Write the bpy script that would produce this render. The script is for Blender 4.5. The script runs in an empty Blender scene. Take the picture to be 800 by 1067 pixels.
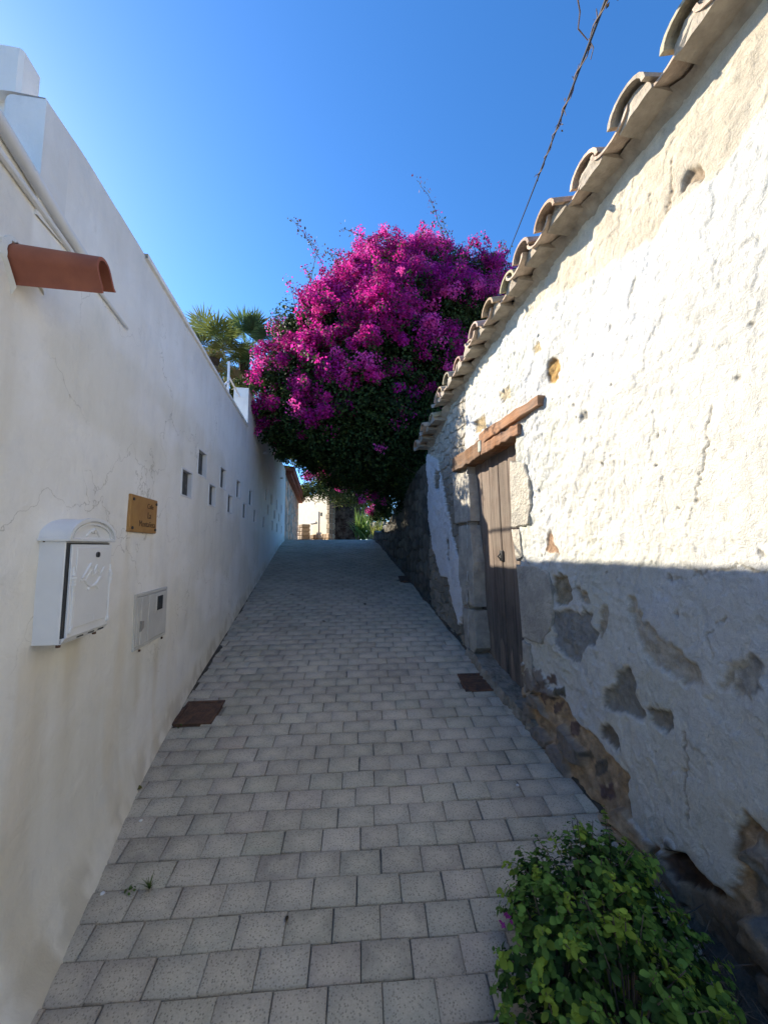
import bpy, math, random
import numpy as np
from mathutils import Vector

# ------------------------------------------------------------------ camera, sky, sun, exposure
scene = bpy.context.scene
col = scene.collection
EYE = 1.75
PITCH = math.radians(5.2)
cam_d = bpy.data.cameras.new("camera")
cam = bpy.data.objects.new("camera", cam_d)
col.objects.link(cam)
cam.location = (0, 0, EYE)
cam.rotation_euler = (math.radians(90) + PITCH, 0, 0)
cam_d.sensor_fit = 'VERTICAL'
cam_d.sensor_height = 36.0
cam_d.sensor_width = 27.0
cam_d.lens = 36.0 * 400.0 / 1067.0
cam_d.clip_start = 0.02
cam_d.clip_end = 2000
scene.camera = cam

SUN_EL = math.radians(30.2)
SUN_H = Vector((-0.886, 0.464, 0)).normalized()
world = bpy.data.worlds.new("World")
scene.world = world
world.use_nodes = True
wn = world.node_tree.nodes
wl = world.node_tree.links
wn.clear()
w_out = wn.new('ShaderNodeOutputWorld')
w_bg = wn.new('ShaderNodeBackground')
w_sky = wn.new('ShaderNodeTexSky')
w_sky.sky_type = 'NISHITA'
w_sky.sun_disc = False
w_sky.sun_elevation = SUN_EL
w_sky.sun_rotation = math.atan2(SUN_H.x, SUN_H.y)
w_sky.altitude = 1500
w_sky.air_density = 1.0
w_sky.dust_density = 1.0
w_sky.ozone_density = 6.0
w_bg.inputs['Strength'].default_value = 0.065
w_hs = wn.new('ShaderNodeHueSaturation')
w_hs.inputs['Saturation'].default_value = 1.15
wl.new(w_sky.outputs[0], w_hs.inputs['Color'])
wl.new(w_hs.outputs[0], w_bg.inputs['Color'])
wl.new(w_bg.outputs[0], w_out.inputs['Surface'])

sun_d = bpy.data.lights.new("sun", 'SUN')
sun_d.energy = 2.1
sun_d.angle = math.radians(0.5)
sun_d.color = (1.0, 0.90, 0.745)
sun = bpy.data.objects.new("sun", sun_d)
col.objects.link(sun)
TO_SUN = Vector((SUN_H.x * math.cos(SUN_EL), SUN_H.y * math.cos(SUN_EL), math.sin(SUN_EL)))
sun.rotation_euler = TO_SUN.to_track_quat('Z', 'Y').to_euler()
sun.location = (-12, 8, 14)

vs = scene.view_settings
vs.view_transform = 'Standard'
vs.look = 'None'
vs.exposure = 2.42
vs.gamma = 1.0
vs.use_curve_mapping = False
scene.cycles.max_bounces = 10
scene.cycles.diffuse_bounces = 8
scene.cycles.transparent_max_bounces = 8

RNG = np.random.default_rng(7)
random.seed(7)

# ------------------------------------------------------------------ the lie of the place
CP, SP = math.cos(PITCH), math.sin(PITCH)

def ray(px, py):
    """Direction of sight for a point of the 800 x 1067 photograph: (X/Y, Z/Y)."""
    xc = (px - 400.0) / 400.0
    yc = (533.5 - py) / 400.0
    fy = CP - SP * yc
    fz = SP + CP * yc
    return xc / fy, fz / fy

def ground(y):
    y = np.asarray(y, dtype=float)
    a = 0.18 * np.clip(y, -25, 9.5)
    t = np.clip(y - 9.5, 0, 3.0)
    return a + 0.18 * t - 0.03 * t * t

def g(y):
    return float(ground(y))

LK, L0 = -0.165, -1.05          # left wall face:  X = L0 + LK*Y
RK, R0 = -0.155, 1.44           # right wall face: X = R0 + RK*Y
lu = Vector((LK, 1, 0)).normalized(); ln = Vector((lu.y, -lu.x, 0))      # along, out to the street
ru = Vector((RK, 1, 0)).normalized(); rn = Vector((-ru.y, ru.x, 0))

def LW(y, z, o=0.0):
    return Vector((L0 + LK * y, y, z)) + ln * o

def RW(y, z, o=0.0):
    return Vector((R0 + RK * y, y, z)) + rn * o

def on_right(px, py):
    a, b = ray(px, py)
    y = R0 / (a - RK)
    return y, EYE + b * y

def on_left(px, py):
    a, b = ray(px, py)
    y = L0 / (a - LK)
    return y, EYE + b * y

def at(px, py, y):
    a, b = ray(px, py)
    return Vector((a * y, y, EYE + b * y))

def on_ground(px, py):
    a, b = ray(px, py)
    lo, hi = 0.2, 30.0
    for _ in range(60):
        m = (lo + hi) / 2
        if EYE + b * m > g(m): lo = m
        else: hi = m
    return Vector((a * lo, lo, g(lo)))

# ------------------------------------------------------------------ noise
def _hash(ix, iy, seed):
    h = (ix.astype(np.int64) * 374761393 + iy.astype(np.int64) * 668265263 + seed * 974711) & 0x7fffffff
    h = ((h ^ (h >> 13)) * 1274126177) & 0x7fffffff
    return ((h ^ (h >> 16)) & 0xffffff) / float(0xffffff)

def vnoise(x, y, seed=0):
    x = np.asarray(x, float); y = np.asarray(y, float)
    x, y = np.broadcast_arrays(x, y)
    ix = np.floor(x); iy = np.floor(y)
    fx = x - ix; fy = y - iy
    fx = fx * fx * (3 - 2 * fx); fy = fy * fy * (3 - 2 * fy)
    a = _hash(ix, iy, seed); b = _hash(ix + 1, iy, seed)
    c = _hash(ix, iy + 1, seed); d = _hash(ix + 1, iy + 1, seed)
    return (a * (1 - fx) + b * fx) * (1 - fy) + (c * (1 - fx) + d * fx) * fy

def fbm(x, y, seed=0, octs=4, gain=0.5):
    s = 0; a = 1; t = 0
    for i in range(octs):
        s = s + a * vnoise(x * 2 ** i + 17.3 * i, y * 2 ** i - 9.1 * i, seed + i)
        t += a; a *= gain
    return s / t

def voronoi(x, y, seed=0):
    """(F1, F2, id) of a jittered grid."""
    x, y = np.broadcast_arrays(np.asarray(x, float), np.asarray(y, float))
    ix = np.floor(x); iy = np.floor(y)
    f1 = np.full(x.shape, 9.0); f2 = np.full(x.shape, 9.0); cid = np.zeros(x.shape)
    for dx in (-1, 0, 1):
        for dy in (-1, 0, 1):
            cx = ix + dx; cy = iy + dy
            qx = cx + 0.15 + 0.7 * _hash(cx, cy, seed); qy = cy + 0.15 + 0.7 * _hash(cx, cy, seed + 5)
            d = np.hypot(qx - x, qy - y)
            h = _hash(cx, cy, seed + 11)
            n = d < f1
            f2 = np.where(n, f1, np.minimum(f2, d))
            cid = np.where(n, h, cid)
            f1 = np.where(n, d, f1)
    return f1, f2, cid

def in_poly(x, y, poly):
    r = np.zeros(np.broadcast(x, y).shape, bool)
    n = len(poly)
    for i in range(n):
        x1, y1 = poly[i]; x2, y2 = poly[(i + 1) % n]
        if y1 == y2: continue
        c = ((y1 > y) != (y2 > y)) & (x < (x2 - x1) * (y - y1) / (y2 - y1) + x1)
        r ^= c
    return r

def smooth01(x, a, b):
    t = np.clip((x - a) / (b - a), 0, 1)
    return t * t * (3 - 2 * t)

def box_blur(a, n=1):
    for _ in range(n):
        p = np.pad(a, 1, mode='edge')
        a = (p[:-2, 1:-1] + p[2:, 1:-1] + p[1:-1, :-2] + p[1:-1, 2:] + 2 * p[1:-1, 1:-1]) / 6.0
    return a

# ------------------------------------------------------------------ objects
def world_loc(o):
    v = Vector((0, 0, 0))
    while o is not None:
        v = v + o.location
        o = o.parent
    return v

def tag(o, label=None, cat=None, group=None, kind=None):
    if label: o['label'] = label
    if cat: o['category'] = cat
    if group: o['group'] = group
    if kind: o['kind'] = kind
    return o

def thing(name, base, label, cat, group=None):
    o = bpy.data.objects.new(name, None)
    o.empty_display_size = 0.1
    col.objects.link(o)
    o.location = Vector(base)
    return tag(o, label, cat, group)

def link_mesh(name, me, mat, parent=None, base=None, smooth=False):
    o = bpy.data.objects.new(name, me)
    col.objects.link(o)
    if parent is not None:
        o.parent = parent
    elif base is not None:
        o.location = Vector(base)
    for m in (mat if isinstance(mat, (list, tuple)) else [mat]):
        me.materials.append(m)
    if smooth:
        me.polygons.foreach_set('use_smooth', np.ones(len(me.polygons), bool))
    return o

def np_mesh(name, V, F, mat, parent=None, base=None, smooth=False, color=None, uv=None):
    """V (n,3) world coordinates; F (m,k) one face size."""
    off = world_loc(parent) if parent is not None else Vector(base or (0, 0, 0))
    V = np.asarray(V, np.float32) - np.array(off, np.float32)
    F = np.asarray(F, np.int32)
    me = bpy.data.meshes.new(name)
    me.vertices.add(len(V)); me.vertices.foreach_set('co', V.ravel())
    k = F.shape[1]
    me.loops.add(F.size); me.loops.foreach_set('vertex_index', F.ravel())
    me.polygons.add(len(F))
    me.polygons.foreach_set('loop_start', np.arange(0, F.size, k, dtype=np.int32))
    me.polygons.foreach_set('loop_total', np.full(len(F), k, np.int32))
    me.update(calc_edges=True)
    me.validate()
    if color is not None:
        at_ = me.color_attributes.new('Col', 'FLOAT_COLOR', 'POINT')
        c = np.ones((len(V), 4), np.float32); c[:, :3] = color
        at_.data.foreach_set('color', c.ravel())
    if uv is not None:
        a2 = me.attributes.new('puv', 'FLOAT_VECTOR', 'POINT')
        u = np.zeros((len(V), 3), np.float32); u[:, :uv.shape[1]] = uv
        a2.data.foreach_set('vector', u.ravel())
    return link_mesh(name, me, mat, parent, base, smooth)

class MB:
    """Collects shapes given in world coordinates (through an optional frame) into ONE mesh."""
    def __init__(s, frame=None):
        s.v = []; s.f = []; s.fr = frame or (lambda a, b, c: Vector((a, b, c))); s.c = []; s.cur = (1, 1, 1)
    def add(s, vs_, fs, raw=False):
        k = len(s.v)
        for p in vs_:
            s.v.append(Vector(p) if raw else s.fr(*p)); s.c.append(s.cur)
        for f in fs: s.f.append([i + k for i in f])
    def box(s, a, b, c=0.0):
        """box between corners a and b with chamfer c"""
        x0, y0, z0 = a; x1, y1, z1 = b
        if c <= 0:
            s.add([(x0, y0, z0), (x1, y0, z0), (x1, y1, z0), (x0, y1, z0), (x0, y0, z1), (x1, y0, z1), (x1, y1, z1), (x0, y1, z1)],
                  [(0, 3, 2, 1), (4, 5, 6, 7), (0, 1, 5, 4), (1, 2, 6, 5), (2, 3, 7, 6), (3, 0, 4, 7)])
            return
        c = min(c, abs(x1 - x0) * .45, abs(y1 - y0) * .45, abs(z1 - z0) * .45)
        import itertools
        P = []; idx = {}
        X = (x0, x1); Y = (y0, y1); Z = (z0, z1); sg = (1, -1)
        for i, j, k in itertools.product((0, 1), repeat=3):
            for ax in range(3):
                p = [X[i] + c * sg[i], Y[j] + c * sg[j], Z[k] + c * sg[k]]
                p[ax] = (X[i], Y[j], Z[k])[ax]
                idx[(i, j, k, ax)] = len(P); P.append(tuple(p))
        F = []
        for sd in (0, 1):
            F.append([idx[(sd, j, k, 0)] for j, k in ((0, 0), (1, 0), (1, 1), (0, 1))])
            F.append([idx[(i, sd, k, 1)] for i, k in ((0, 0), (0, 1), (1, 1), (1, 0))])
            F.append([idx[(i, j, sd, 2)] for i, j in ((0, 0), (1, 0), (1, 1), (0, 1))])
        for u in (0, 1):
            for w in (0, 1):
                F.append([idx[(u, w, 0, 0)], idx[(u, w, 1, 0)], idx[(u, w, 1, 1)], idx[(u, w, 0, 1)]])
                F.append([idx[(u, 0, w, 0)], idx[(u, 1, w, 0)], idx[(u, 1, w, 2)], idx[(u, 0, w, 2)]])
                F.append([idx[(0, u, w, 1)], idx[(1, u, w, 1)], idx[(1, u, w, 2)], idx[(0, u, w, 2)]])
        for i, j, k in itertools.product((0, 1), repeat=3):
            F.append([idx[(i, j, k, 0)], idx[(i, j, k, 1)], idx[(i, j, k, 2)]])
        s.add(P, F)
    def prism(s, pts, fn0, fn1):
        """polygon pts mapped by fn0 and fn1 (frame coordinates) and joined"""
        n = len(pts)
        P = [fn0(*p) for p in pts] + [fn1(*p) for p in pts]
        F = [list(range(n))[::-1], list(range(n, 2 * n))]
        for i in range(n): F.append([i, (i + 1) % n, n + (i + 1) % n, n + i])
        s.add(P, F)
    def tube(s, pts, r, n=8, cap=True, raw=False):
        pts = [Vector(p) if raw else s.fr(*p) for p in pts]
        rs = r if isinstance(r, (list, tuple)) else [r] * len(pts)
        P = []; F = []
        up = None
        for i, p in enumerate(pts):
            d = (pts[min(i + 1, len(pts) - 1)] - pts[max(i - 1, 0)]).normalized()
            if up is None:
                up = d.orthogonal().normalized()
            up = (up - d * up.dot(d)).normalized()
            w = d.cross(up)
            for k in range(n):
                a = 2 * math.pi * k / n
                P.append(p + (up * math.cos(a) + w * math.sin(a)) * rs[i])
        for i in range(len(pts) - 1):
            for k in range(n):
                F.append([i * n + k, i * n + (k + 1) % n, (i + 1) * n + (k + 1) % n, (i + 1) * n + k])
        if cap:
            F.append(list(range(n))[::-1]); F.append([(len(pts) - 1) * n + k for k in range(n)])
        s.add(P, F, raw=True)
    def build(s, name, mat, parent=None, base=None, smooth=False, fix=True, color=False):
        off = world_loc(parent) if parent is not None else Vector(base or (0, 0, 0))
        me = bpy.data.meshes.new(name)
        me.from_pydata([tuple(p - off) for p in s.v], [], s.f)
        if fix:
            import bmesh
            bm = bmesh.new(); bm.from_mesh(me)
            bmesh.ops.recalc_face_normals(bm, faces=bm.faces)
            bm.to_mesh(me); bm.free()
        me.validate(); me.update()
        if color:
            at_ = me.color_attributes.new('Col', 'FLOAT_COLOR', 'POINT')
            c = np.ones((len(s.v), 4), np.float32); c[:, :3] = np.array(s.c)
            at_.data.foreach_set('color', c.ravel())
        o = link_mesh(name, me, mat, parent, base, False)
        if smooth:
            me.polygons.foreach_set('use_smooth', np.ones(len(me.polygons), bool))
            try: me.set_sharp_from_angle(angle=math.radians(40))
            except Exception: pass
        return o

def rawtube(pts, r, n=6):
    m = MB(); m.tube(pts, r, n, raw=True); return m

# ------------------------------------------------------------------ materials
class NT:
    def __init__(s, name):
        s.m = bpy.data.materials.new(name); s.m.use_nodes = True
        s.t = s.m.node_tree; s.t.nodes.clear()
        s.out = s.t.nodes.new('ShaderNodeOutputMaterial')
        s.b = s.t.nodes.new('ShaderNodeBsdfPrincipled')
        s.t.links.new(s.b.outputs[0], s.out.inputs['Surface'])
        s.tc = s.t.nodes.new('ShaderNodeTexCoord').outputs['Object']
    def n(s, typ, **k):
        nd = s.t.nodes.new(typ)
        for a, v in k.items(): setattr(nd, a, v)
        return nd
    def link(s, a, b): s.t.links.new(a, b)
    def noise(s, scale, detail=4, rough=.55, vec=None, dist=0.0):
        nd = s.n('ShaderNodeTexNoise')
        nd.inputs['Scale'].default_value = scale; nd.inputs['Detail'].default_value = detail
        nd.inputs['Roughness'].default_value = rough; nd.inputs['Distortion'].default_value = dist
        s.link(vec if vec is not None else s.tc, nd.inputs['Vector'])
        return nd.outputs['Fac']
    def scaled(s, sx, sy, sz):
        mp = s.n('ShaderNodeMapping'); mp.inputs['Scale'].default_value = (sx, sy, sz)
        s.link(s.tc, mp.inputs['Vector']); return mp.outputs[0]
    def ramp(s, fac, stops):
        r = s.n('ShaderNodeValToRGB')
        e = r.color_ramp.elements
        while len(e) < len(stops): e.new(0.5)
        for i, (p, c) in enumerate(stops):
            e[i].position = p; e[i].color = (c, c, c, 1) if not isinstance(c, (tuple, list)) else (*c, 1)
        s.link(fac, r.inputs['Fac']); return r.outputs['Color']
    def mix(s, a, b, fac, mode='MIX'):
        nd = s.n('ShaderNodeMix', data_type='RGBA', blend_type=mode)
        if isinstance(fac, (int, float)): nd.inputs[0].default_value = fac
        else: s.link(fac, nd.inputs[0])
        for v, i in ((a, 6), (b, 7)):
            if isinstance(v, (tuple, list)): nd.inputs[i].default_value = (*v, 1)
            else: s.link(v, nd.inputs[i])
        return nd.outputs[2]
    def math(s, op, a, b=0.0):
        nd = s.n('ShaderNodeMath', operation=op)
        for v, i in ((a, 0), (b, 1)):
            if isinstance(v, (int, float)): nd.inputs[i].default_value = v
            else: s.link(v, nd.inputs[i])
        return nd.outputs[0]
    def attr(s, name='Col'):
        nd = s.n('ShaderNodeAttribute'); nd.attribute_name = name
        return nd
    def bump(s, h, strength=.3, dist=.01, prev=None):
        nd = s.n('ShaderNodeBump'); nd.inputs['Strength'].default_value = strength; nd.inputs['Distance'].default_value = dist
        s.link(h, nd.inputs['Height'])
        if prev is not None: s.link(prev, nd.inputs['Normal'])
        s.link(nd.outputs[0], s.b.inputs['Normal'])
        return nd.outputs[0]
    def done(s, colr, rough=.8, spec=.3):
        if isinstance(colr, (tuple, list)): s.b.inputs['Base Color'].default_value = (*colr, 1)
        else: s.link(colr, s.b.inputs['Base Color'])
        if isinstance(rough, (int, float)): s.b.inputs['Roughness'].default_value = rough
        else: s.link(rough, s.b.inputs['Roughness'])
        s.b.inputs['Specular IOR Level'].default_value = spec
        return s.m

def simple(name, c, rough=.7, var=.25, sc=9, bump=.25, bsc=60, bd=.004, c2=None, spec=.3, metal=0.0, use_attr=False):
    t = NT(name)
    base = t.attr().outputs['Color'] if use_attr else c
    dark = c2 if c2 else tuple(max(0, x * (1 - var)) for x in c)
    f = t.ramp(t.noise(sc, 5, .6), [(.35, 0.0), (.68, 1.0)])
    if use_attr:
        k = t.ramp(t.noise(sc, 5, .6), [(.3, 1 - var), (.7, 1.0)])
        cc = t.mix(base, k, 1.0, 'MULTIPLY')
    else:
        cc = t.mix(dark, c, f)
    t.bump(t.noise(bsc, 4, .6), bump, bd)
    t.b.inputs['Metallic'].default_value = metal
    return t.done(cc, rough, spec)

def foliage(name, trans=.35, rough=.45, spec=.35):
    t = NT(name)
    c = t.attr().outputs['Color']
    t.done(c, rough, spec)
    tr = t.n('ShaderNodeBsdfTranslucent')
    lift = t.mix(c, (1.25, 1.2, 1.05), 1.0, 'MULTIPLY')
    t.link(lift, tr.inputs['Color'])
    mx = t.n('ShaderNodeMixShader'); mx.inputs[0].default_value = trans
    t.link(t.b.outputs[0], mx.inputs[1]); t.link(tr.outputs[0], mx.inputs[2])
    t.link(mx.outputs[0], t.out.inputs['Surface'])
    return t.m

MAT = {}
# white limewashed wall on the left: washed-out stains and drips
t = NT('limewash')
big = t.ramp(t.noise(1.3, 5, .6), [(.35, 0.0), (.7, 1.0)])
drip = t.ramp(t.noise(1.0, 5, .65, t.scaled(5.0, 5.0, .55)), [(.42, 0.0), (.72, 1.0)])
c = t.mix((.85, .82, .755), (.905, .88, .82), big)
c = t.mix(c, (.66, .63, .56), t.math('MULTIPLY', drip, .33))
blot = t.ramp(t.noise(2.6, 7, .7, dist=.8), [(.46, 0.0), (.60, 1.0)])
c = t.mix(c, (.70, .655, .54), t.math('MULTIPLY', blot, .17))
grey = t.ramp(t.noise(4.2, 6, .7, t.scaled(1.3, 1.3, .8)), [(.52, 0.0), (.62, 1.0)])
c = t.mix(c, (.66, .655, .64), t.math('MULTIPLY', grey, .22))
spots = t.ramp(t.noise(6.5, 6, .7), [(.62, 0.0), (.74, 1.0)])
c = t.mix(c, (.60, .56, .47), t.math('MULTIPLY', spots, .3))
vor = t.n('ShaderNodeTexVoronoi', feature='DISTANCE_TO_EDGE'); vor.inputs['Scale'].default_value = 1.25
dist_v = t.n('ShaderNodeVectorMath', operation='ADD')
nz = t.n('ShaderNodeTexNoise'); nz.inputs['Scale'].default_value = 3.0; nz.inputs['Detail'].default_value = 6; t.link(t.tc, nz.inputs['Vector'])
t.link(t.tc, dist_v.inputs[0]); t.link(nz.outputs['Color'], dist_v.inputs[1]); t.link(dist_v.outputs[0], vor.inputs['Vector'])
hair = t.ramp(vor.outputs['Distance'], [(0.0, 1.0), (.006, 0.0)])
hair = t.math('MULTIPLY', hair, t.ramp(t.noise(.9, 3, .5), [(.52, 0.0), (.6, .75)]))
c = t.mix(c, (.42, .39, .33), hair)
dark = t.attr('Col').outputs['Color']
c = t.mix(c, dark, 1.0, 'MULTIPLY')
b1 = t.bump(t.noise(6, 7, .66, dist=.2), .45, .03)
t.bump(t.noise(120, 3, .6), .18, .003, b1)
MAT['limewash'] = t.done(c, .85, .2)

t = NT('old_plaster')
c = t.attr('Col').outputs['Color']
k = t.ramp(t.noise(3.0, 6, .65), [(.3, .90), (.65, 1.0)])
c = t.mix(c, k, 1.0, 'MULTIPLY')
k2 = t.ramp(t.noise(45, 6, .75), [(.3, .66), (.52, 1.0)])
c = t.mix(c, k2, .5, 'MULTIPLY')
k3 = t.ramp(t.noise(9, 8, .75), [(.36, .84), (.5, 1.0)])
c = t.mix(c, k3, .7, 'MULTIPLY')
fine = t.ramp(t.noise(210, 3, .7), [(.3, .78), (.58, 1.0)])
c = t.mix(c, fine, .7, 'MULTIPLY')
b0 = t.bump(t.noise(7, 6, .6, dist=.4), .4, .035)
b1 = t.bump(t.noise(28, 8, .75, dist=.8), .8, .022, b0)
t.bump(t.noise(170, 3, .65), .5, .004, b1)
MAT['old_plaster'] = t.done(c, .9, .15)

# concrete paving blocks: worn pale middles, dimpled faces
t = NT('paving_block')
uvn = t.attr('puv')
sep = t.n('ShaderNodeSeparateXYZ'); t.link(uvn.outputs['Vector'], sep.inputs[0])
ax = t.math('ABSOLUTE', sep.outputs[0]); ay = t.math('ABSOLUTE', sep.outputs[1])
edge = t.math('MAXIMUM', ax, ay)
wob = t.math('MULTIPLY', t.math('SUBTRACT', t.noise(14, 5, .65), .5), 1.9)
worn = t.ramp(t.math('ADD', edge, wob), [(.25, 1.0), (.95, 0.0)])
c = t.attr('Col').outputs['Color']
c = t.mix(c, (.72, .635, .48), t.math('MULTIPLY', worn, .5))
dim = t.n('ShaderNodeTexVoronoi'); dim.inputs['Scale'].default_value = 105; t.link(t.tc, dim.inputs['Vector'])
dots = t.ramp(dim.outputs['Distance'], [(.22, 0.0), (.34, 1.0)])
c = t.mix((.23, .21, .17), c, t.mix((.42, .42, .42), (1, 1, 1), dots))
dirt = t.ramp(t.noise(2.2, 6, .65), [(.35, .80), (.65, 1.0)])
c = t.mix(c, dirt, 1.0, 'MULTIPLY')
speck = t.ramp(t.noise(160, 3, .7), [(.3, .82), (.6, 1.0)])
c = t.mix(c, speck, 1.0, 'MULTIPLY')
b1 = t.bump(dots, .45, .003)
t.bump(t.noise(130, 4, .65), .4, .003, b1)
MAT['paver'] = t.done(c, .9, .1)

MAT['joint'] = simple('joint_mortar', (.27, .245, .195), .95, .4, 25, .5, 120)
MAT['earth'] = simple('dry_earth', (.17, .135, .10), .95, .45, 3, .6, 30, .03)
MAT['soil'] = simple('dark_soil', (.13, .107, .08), .95, .5, 14, .9, 70, .02)
MAT['render'] = simple('grey_render', (.56, .55, .53), .9, .22, 4, .4, 60, .006)
MAT['white'] = simple('white_paint', (.74, .735, .72), .7, .1, 5, .15, 80, .002)
MAT['white_metal'] = simple('white_enamel', (.80, .80, .79), .35, .06, 7, .06, 90, .001, spec=.5)
MAT['cream_plastic'] = simple('cream_plastic', (.60, .585, .54), .5, .14, 9, .1, 70, .001, spec=.4)
MAT['plain_dark'] = simple('dark_hollow', (.02, .02, .02), .8, .2)
MAT['pane'] = simple('mottled_glass', (.11, .11, .10), .45, .75, 26, .6, 40, .006, spec=.3)
MAT['rust'] = simple('rusty_iron', (.16, .085, .05), .8, .5, 18, .5, 120, .002, c2=(.07, .045, .035))
MAT['iron'] = simple('dark_iron', (.05, .05, .05), .6, .3, spec=.4)
MAT['clay'] = simple('red_clay', (.36, .12, .062), .6, .3, 9, .2, 80, .002, c2=(.26, .085, .05))
MAT['old_tile'] = simple('weathered_tile', (.34, .22, .15), .9, .5, 14, .8, 55, .012, use_attr=True)
MAT['mortar'] = simple('tile_mortar', (.44, .38, .30), .95, .35, 14, .7, 60, .01)
MAT['stone_block'] = simple('dressed_stone', (.50, .465, .385), .9, .3, 8, 1.0, 34, .025, c2=(.30, .285, .25))
MAT['rubble'] = simple('rubble_stone', (.3, .27, .22), .95, .35, 14, .6, 60, .01, use_attr=True)
MAT['curb'] = simple('worn_curb', (.36, .33, .27), .95, .55, 9, 1.0, 26, .03, c2=(.17, .145, .11))
MAT['plaque'] = simple('varnished_plaque', (.42, .235, .075), .5, .25, 12, .1, 60, .001, c2=(.34, .17, .055))
MAT['letters'] = simple('burnt_letters', (.10, .055, .03), .7, .1)
MAT['bark'] = simple('woody_bark', (.12, .085, .06), .95, .4, 20, .7, 60, .01)
MAT['twig'] = simple('dry_twig', (.17, .13, .10), .9, .3)
MAT['cable'] = simple('black_cable', (.03, .03, .03), .6, .1)
MAT['leaf'] = foliage('leaf', .3, .6, .14)
MAT['bract'] = foliage('bract', .5, .6, .15)
MAT['frond'] = foliage('palm_leaf', .3, .45, .35)
MAT['red_paint'] = simple('red_cornice', (.34, .10, .055), .75, .3, 6)
MAT['cream'] = simple('cream_wall', (.64, .57, .44), .9, .15, 4, .4, 30, .01)

def wood(name, a, b, axis, sc=1.0, bump=.6):
    t = NT(name)
    s_ = {'z': (30, 30, 1.6), 'y': (14, 1.6, 30)}[axis]
    gr = t.noise(sc, 7, .7, t.scaled(*s_), .4)
    c = t.mix(a, b, t.ramp(gr, [(.32, 0.0), (.66, 1.0)]))
    wear = t.ramp(t.noise(2.4, 5, .65), [(.38, 0.0), (.62, 1.0)])
    c = t.mix(t.attr('Col').outputs['Color'], c, 1.0, 'MULTIPLY')
    c = t.mix(c, (.20, .175, .145), t.math('MULTIPLY', wear, .5))
    t.bump(gr, bump, .012)
    return t.done(c, .85, .2)
MAT['door_wood'] = wood('weathered_door', (.075, .056, .044), (.25, .19, .15), 'z')
MAT['beam_wood'] = wood('old_beam', (.16, .075, .035), (.42, .22, .11), 'y')

# ================================================================== ground and street
ys = np.concatenate([np.linspace(-260, -26, 14), np.linspace(-25, 26, 140), np.linspace(30, 400, 14)])
xs = np.concatenate([np.linspace(-300, -12, 8), np.linspace(-10, 10, 41), np.linspace(12, 300, 8)])
X, Y = np.meshgrid(xs, ys, indexing='ij')
Z = ground(Y) - 0.07
V = np.stack([X, Y, Z], -1).reshape(-1, 3)
def grid_faces(nx, ny):
    i = np.arange(nx - 1)[:, None]; j = np.arange(ny - 1)[None, :]
    a = i * ny + j
    return np.stack([a, a + ny, a + ny + 1, a + 1], -1).reshape(-1, 4)
o = np_mesh('ground', V, grid_faces(len(xs), len(ys)), MAT['earth']); tag(o, kind='structure')

# street: mortar bed and running-bond blocks, one sheet
RA = math.radians(3.5)
e_ = np.array([math.cos(RA), math.sin(RA)]); p_ = np.array([-math.sin(RA), math.cos(RA)])
ys2 = np.linspace(-3, 24, 140); f_ = np.linspace(0, 1, 12)
XX = np.stack([(L0 + LK * ys2 - .3) * (1 - f) + (R0 + RK * ys2 + .12) * f for f in f_], 0)
YY = np.broadcast_to(ys2, XX.shape)
V = np.stack([XX, YY, ground(YY) - 0.012], -1).reshape(-1, 3)
bed = np_mesh('street_bed', V, grid_faces(12, 140), MAT['joint']); tag(bed, kind='structure')

Pv, Pf, Pc, Pu = [], [], [], []
ROW, WID = 0.1178, 0.183
r_ = np.random.default_rng(3)
for n in range(-30, 150):
    b0 = 1.46 + ROW * n
    off = (n % 2) * 0.5 * WID + r_.normal(0, .012)
    yc_ = b0
    xl = L0 + LK * yc_ - 0.12; xr = R0 + RK * yc_ + 0.12
    k0 = int(math.floor((xl + .061 * b0 - off) / WID)); k1 = int(math.ceil((xr + .061 * b0 - off) / WID)) + 1
    for k in range(k0, k1):
        a0 = off + k * WID; a1 = a0 + WID
        ca, cb = (a0 + a1) / 2, b0 + ROW / 2
        xy = ca * e_ + cb * p_
        if xy[0] > R0 + RK * xy[1] + .14: continue
        gap = .0012 + r_.random() * .0014
        dz = r_.normal(0, .0016); tx, ty = r_.normal(0, .007), r_.normal(0, .007)
        base = len(Pv); hw, hh = WID / 2 - gap, ROW / 2 - gap
        ja = r_.normal(0, .0015); jb = r_.normal(0, .0012); rot = r_.normal(0, .008)
        tone = np.clip(r_.normal(1.0, .065), .8, 1.2)
        tint = np.array([.50, .45, .36]) * tone * (1 + r_.normal(0, .012, 3))
        for lay, (ins, h) in enumerate(((0.0, -.03), (0.0, -.003), (.004, 0.0))):
            for sx, sy in ((-1, -1), (1, -1), (1, 1), (-1, 1)):
                la, lb = sx * (hw - ins), sy * (hh - ins)
                q = (ca + ja + la - rot * lb) * e_ + (cb + jb + lb + rot * la) * p_
                Pv.append((q[0], q[1], g(q[1]) + h + dz + tx * la + ty * lb))
                Pc.append(tint * (.75 if lay == 0 else 1)); Pu.append((sx * (1 if lay < 2 else .93), sy * (1 if lay < 2 else .93), n % 97))
        for lay in (0, 1):
            for q in range(4):
                Pf.append((base + lay * 4 + q, base + lay * 4 + (q + 1) % 4, base + lay * 4 + 4 + (q + 1) % 4, base + lay * 4 + 4 + q))
        Pf.append((base + 8, base + 9, base + 10, base + 11))
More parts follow.
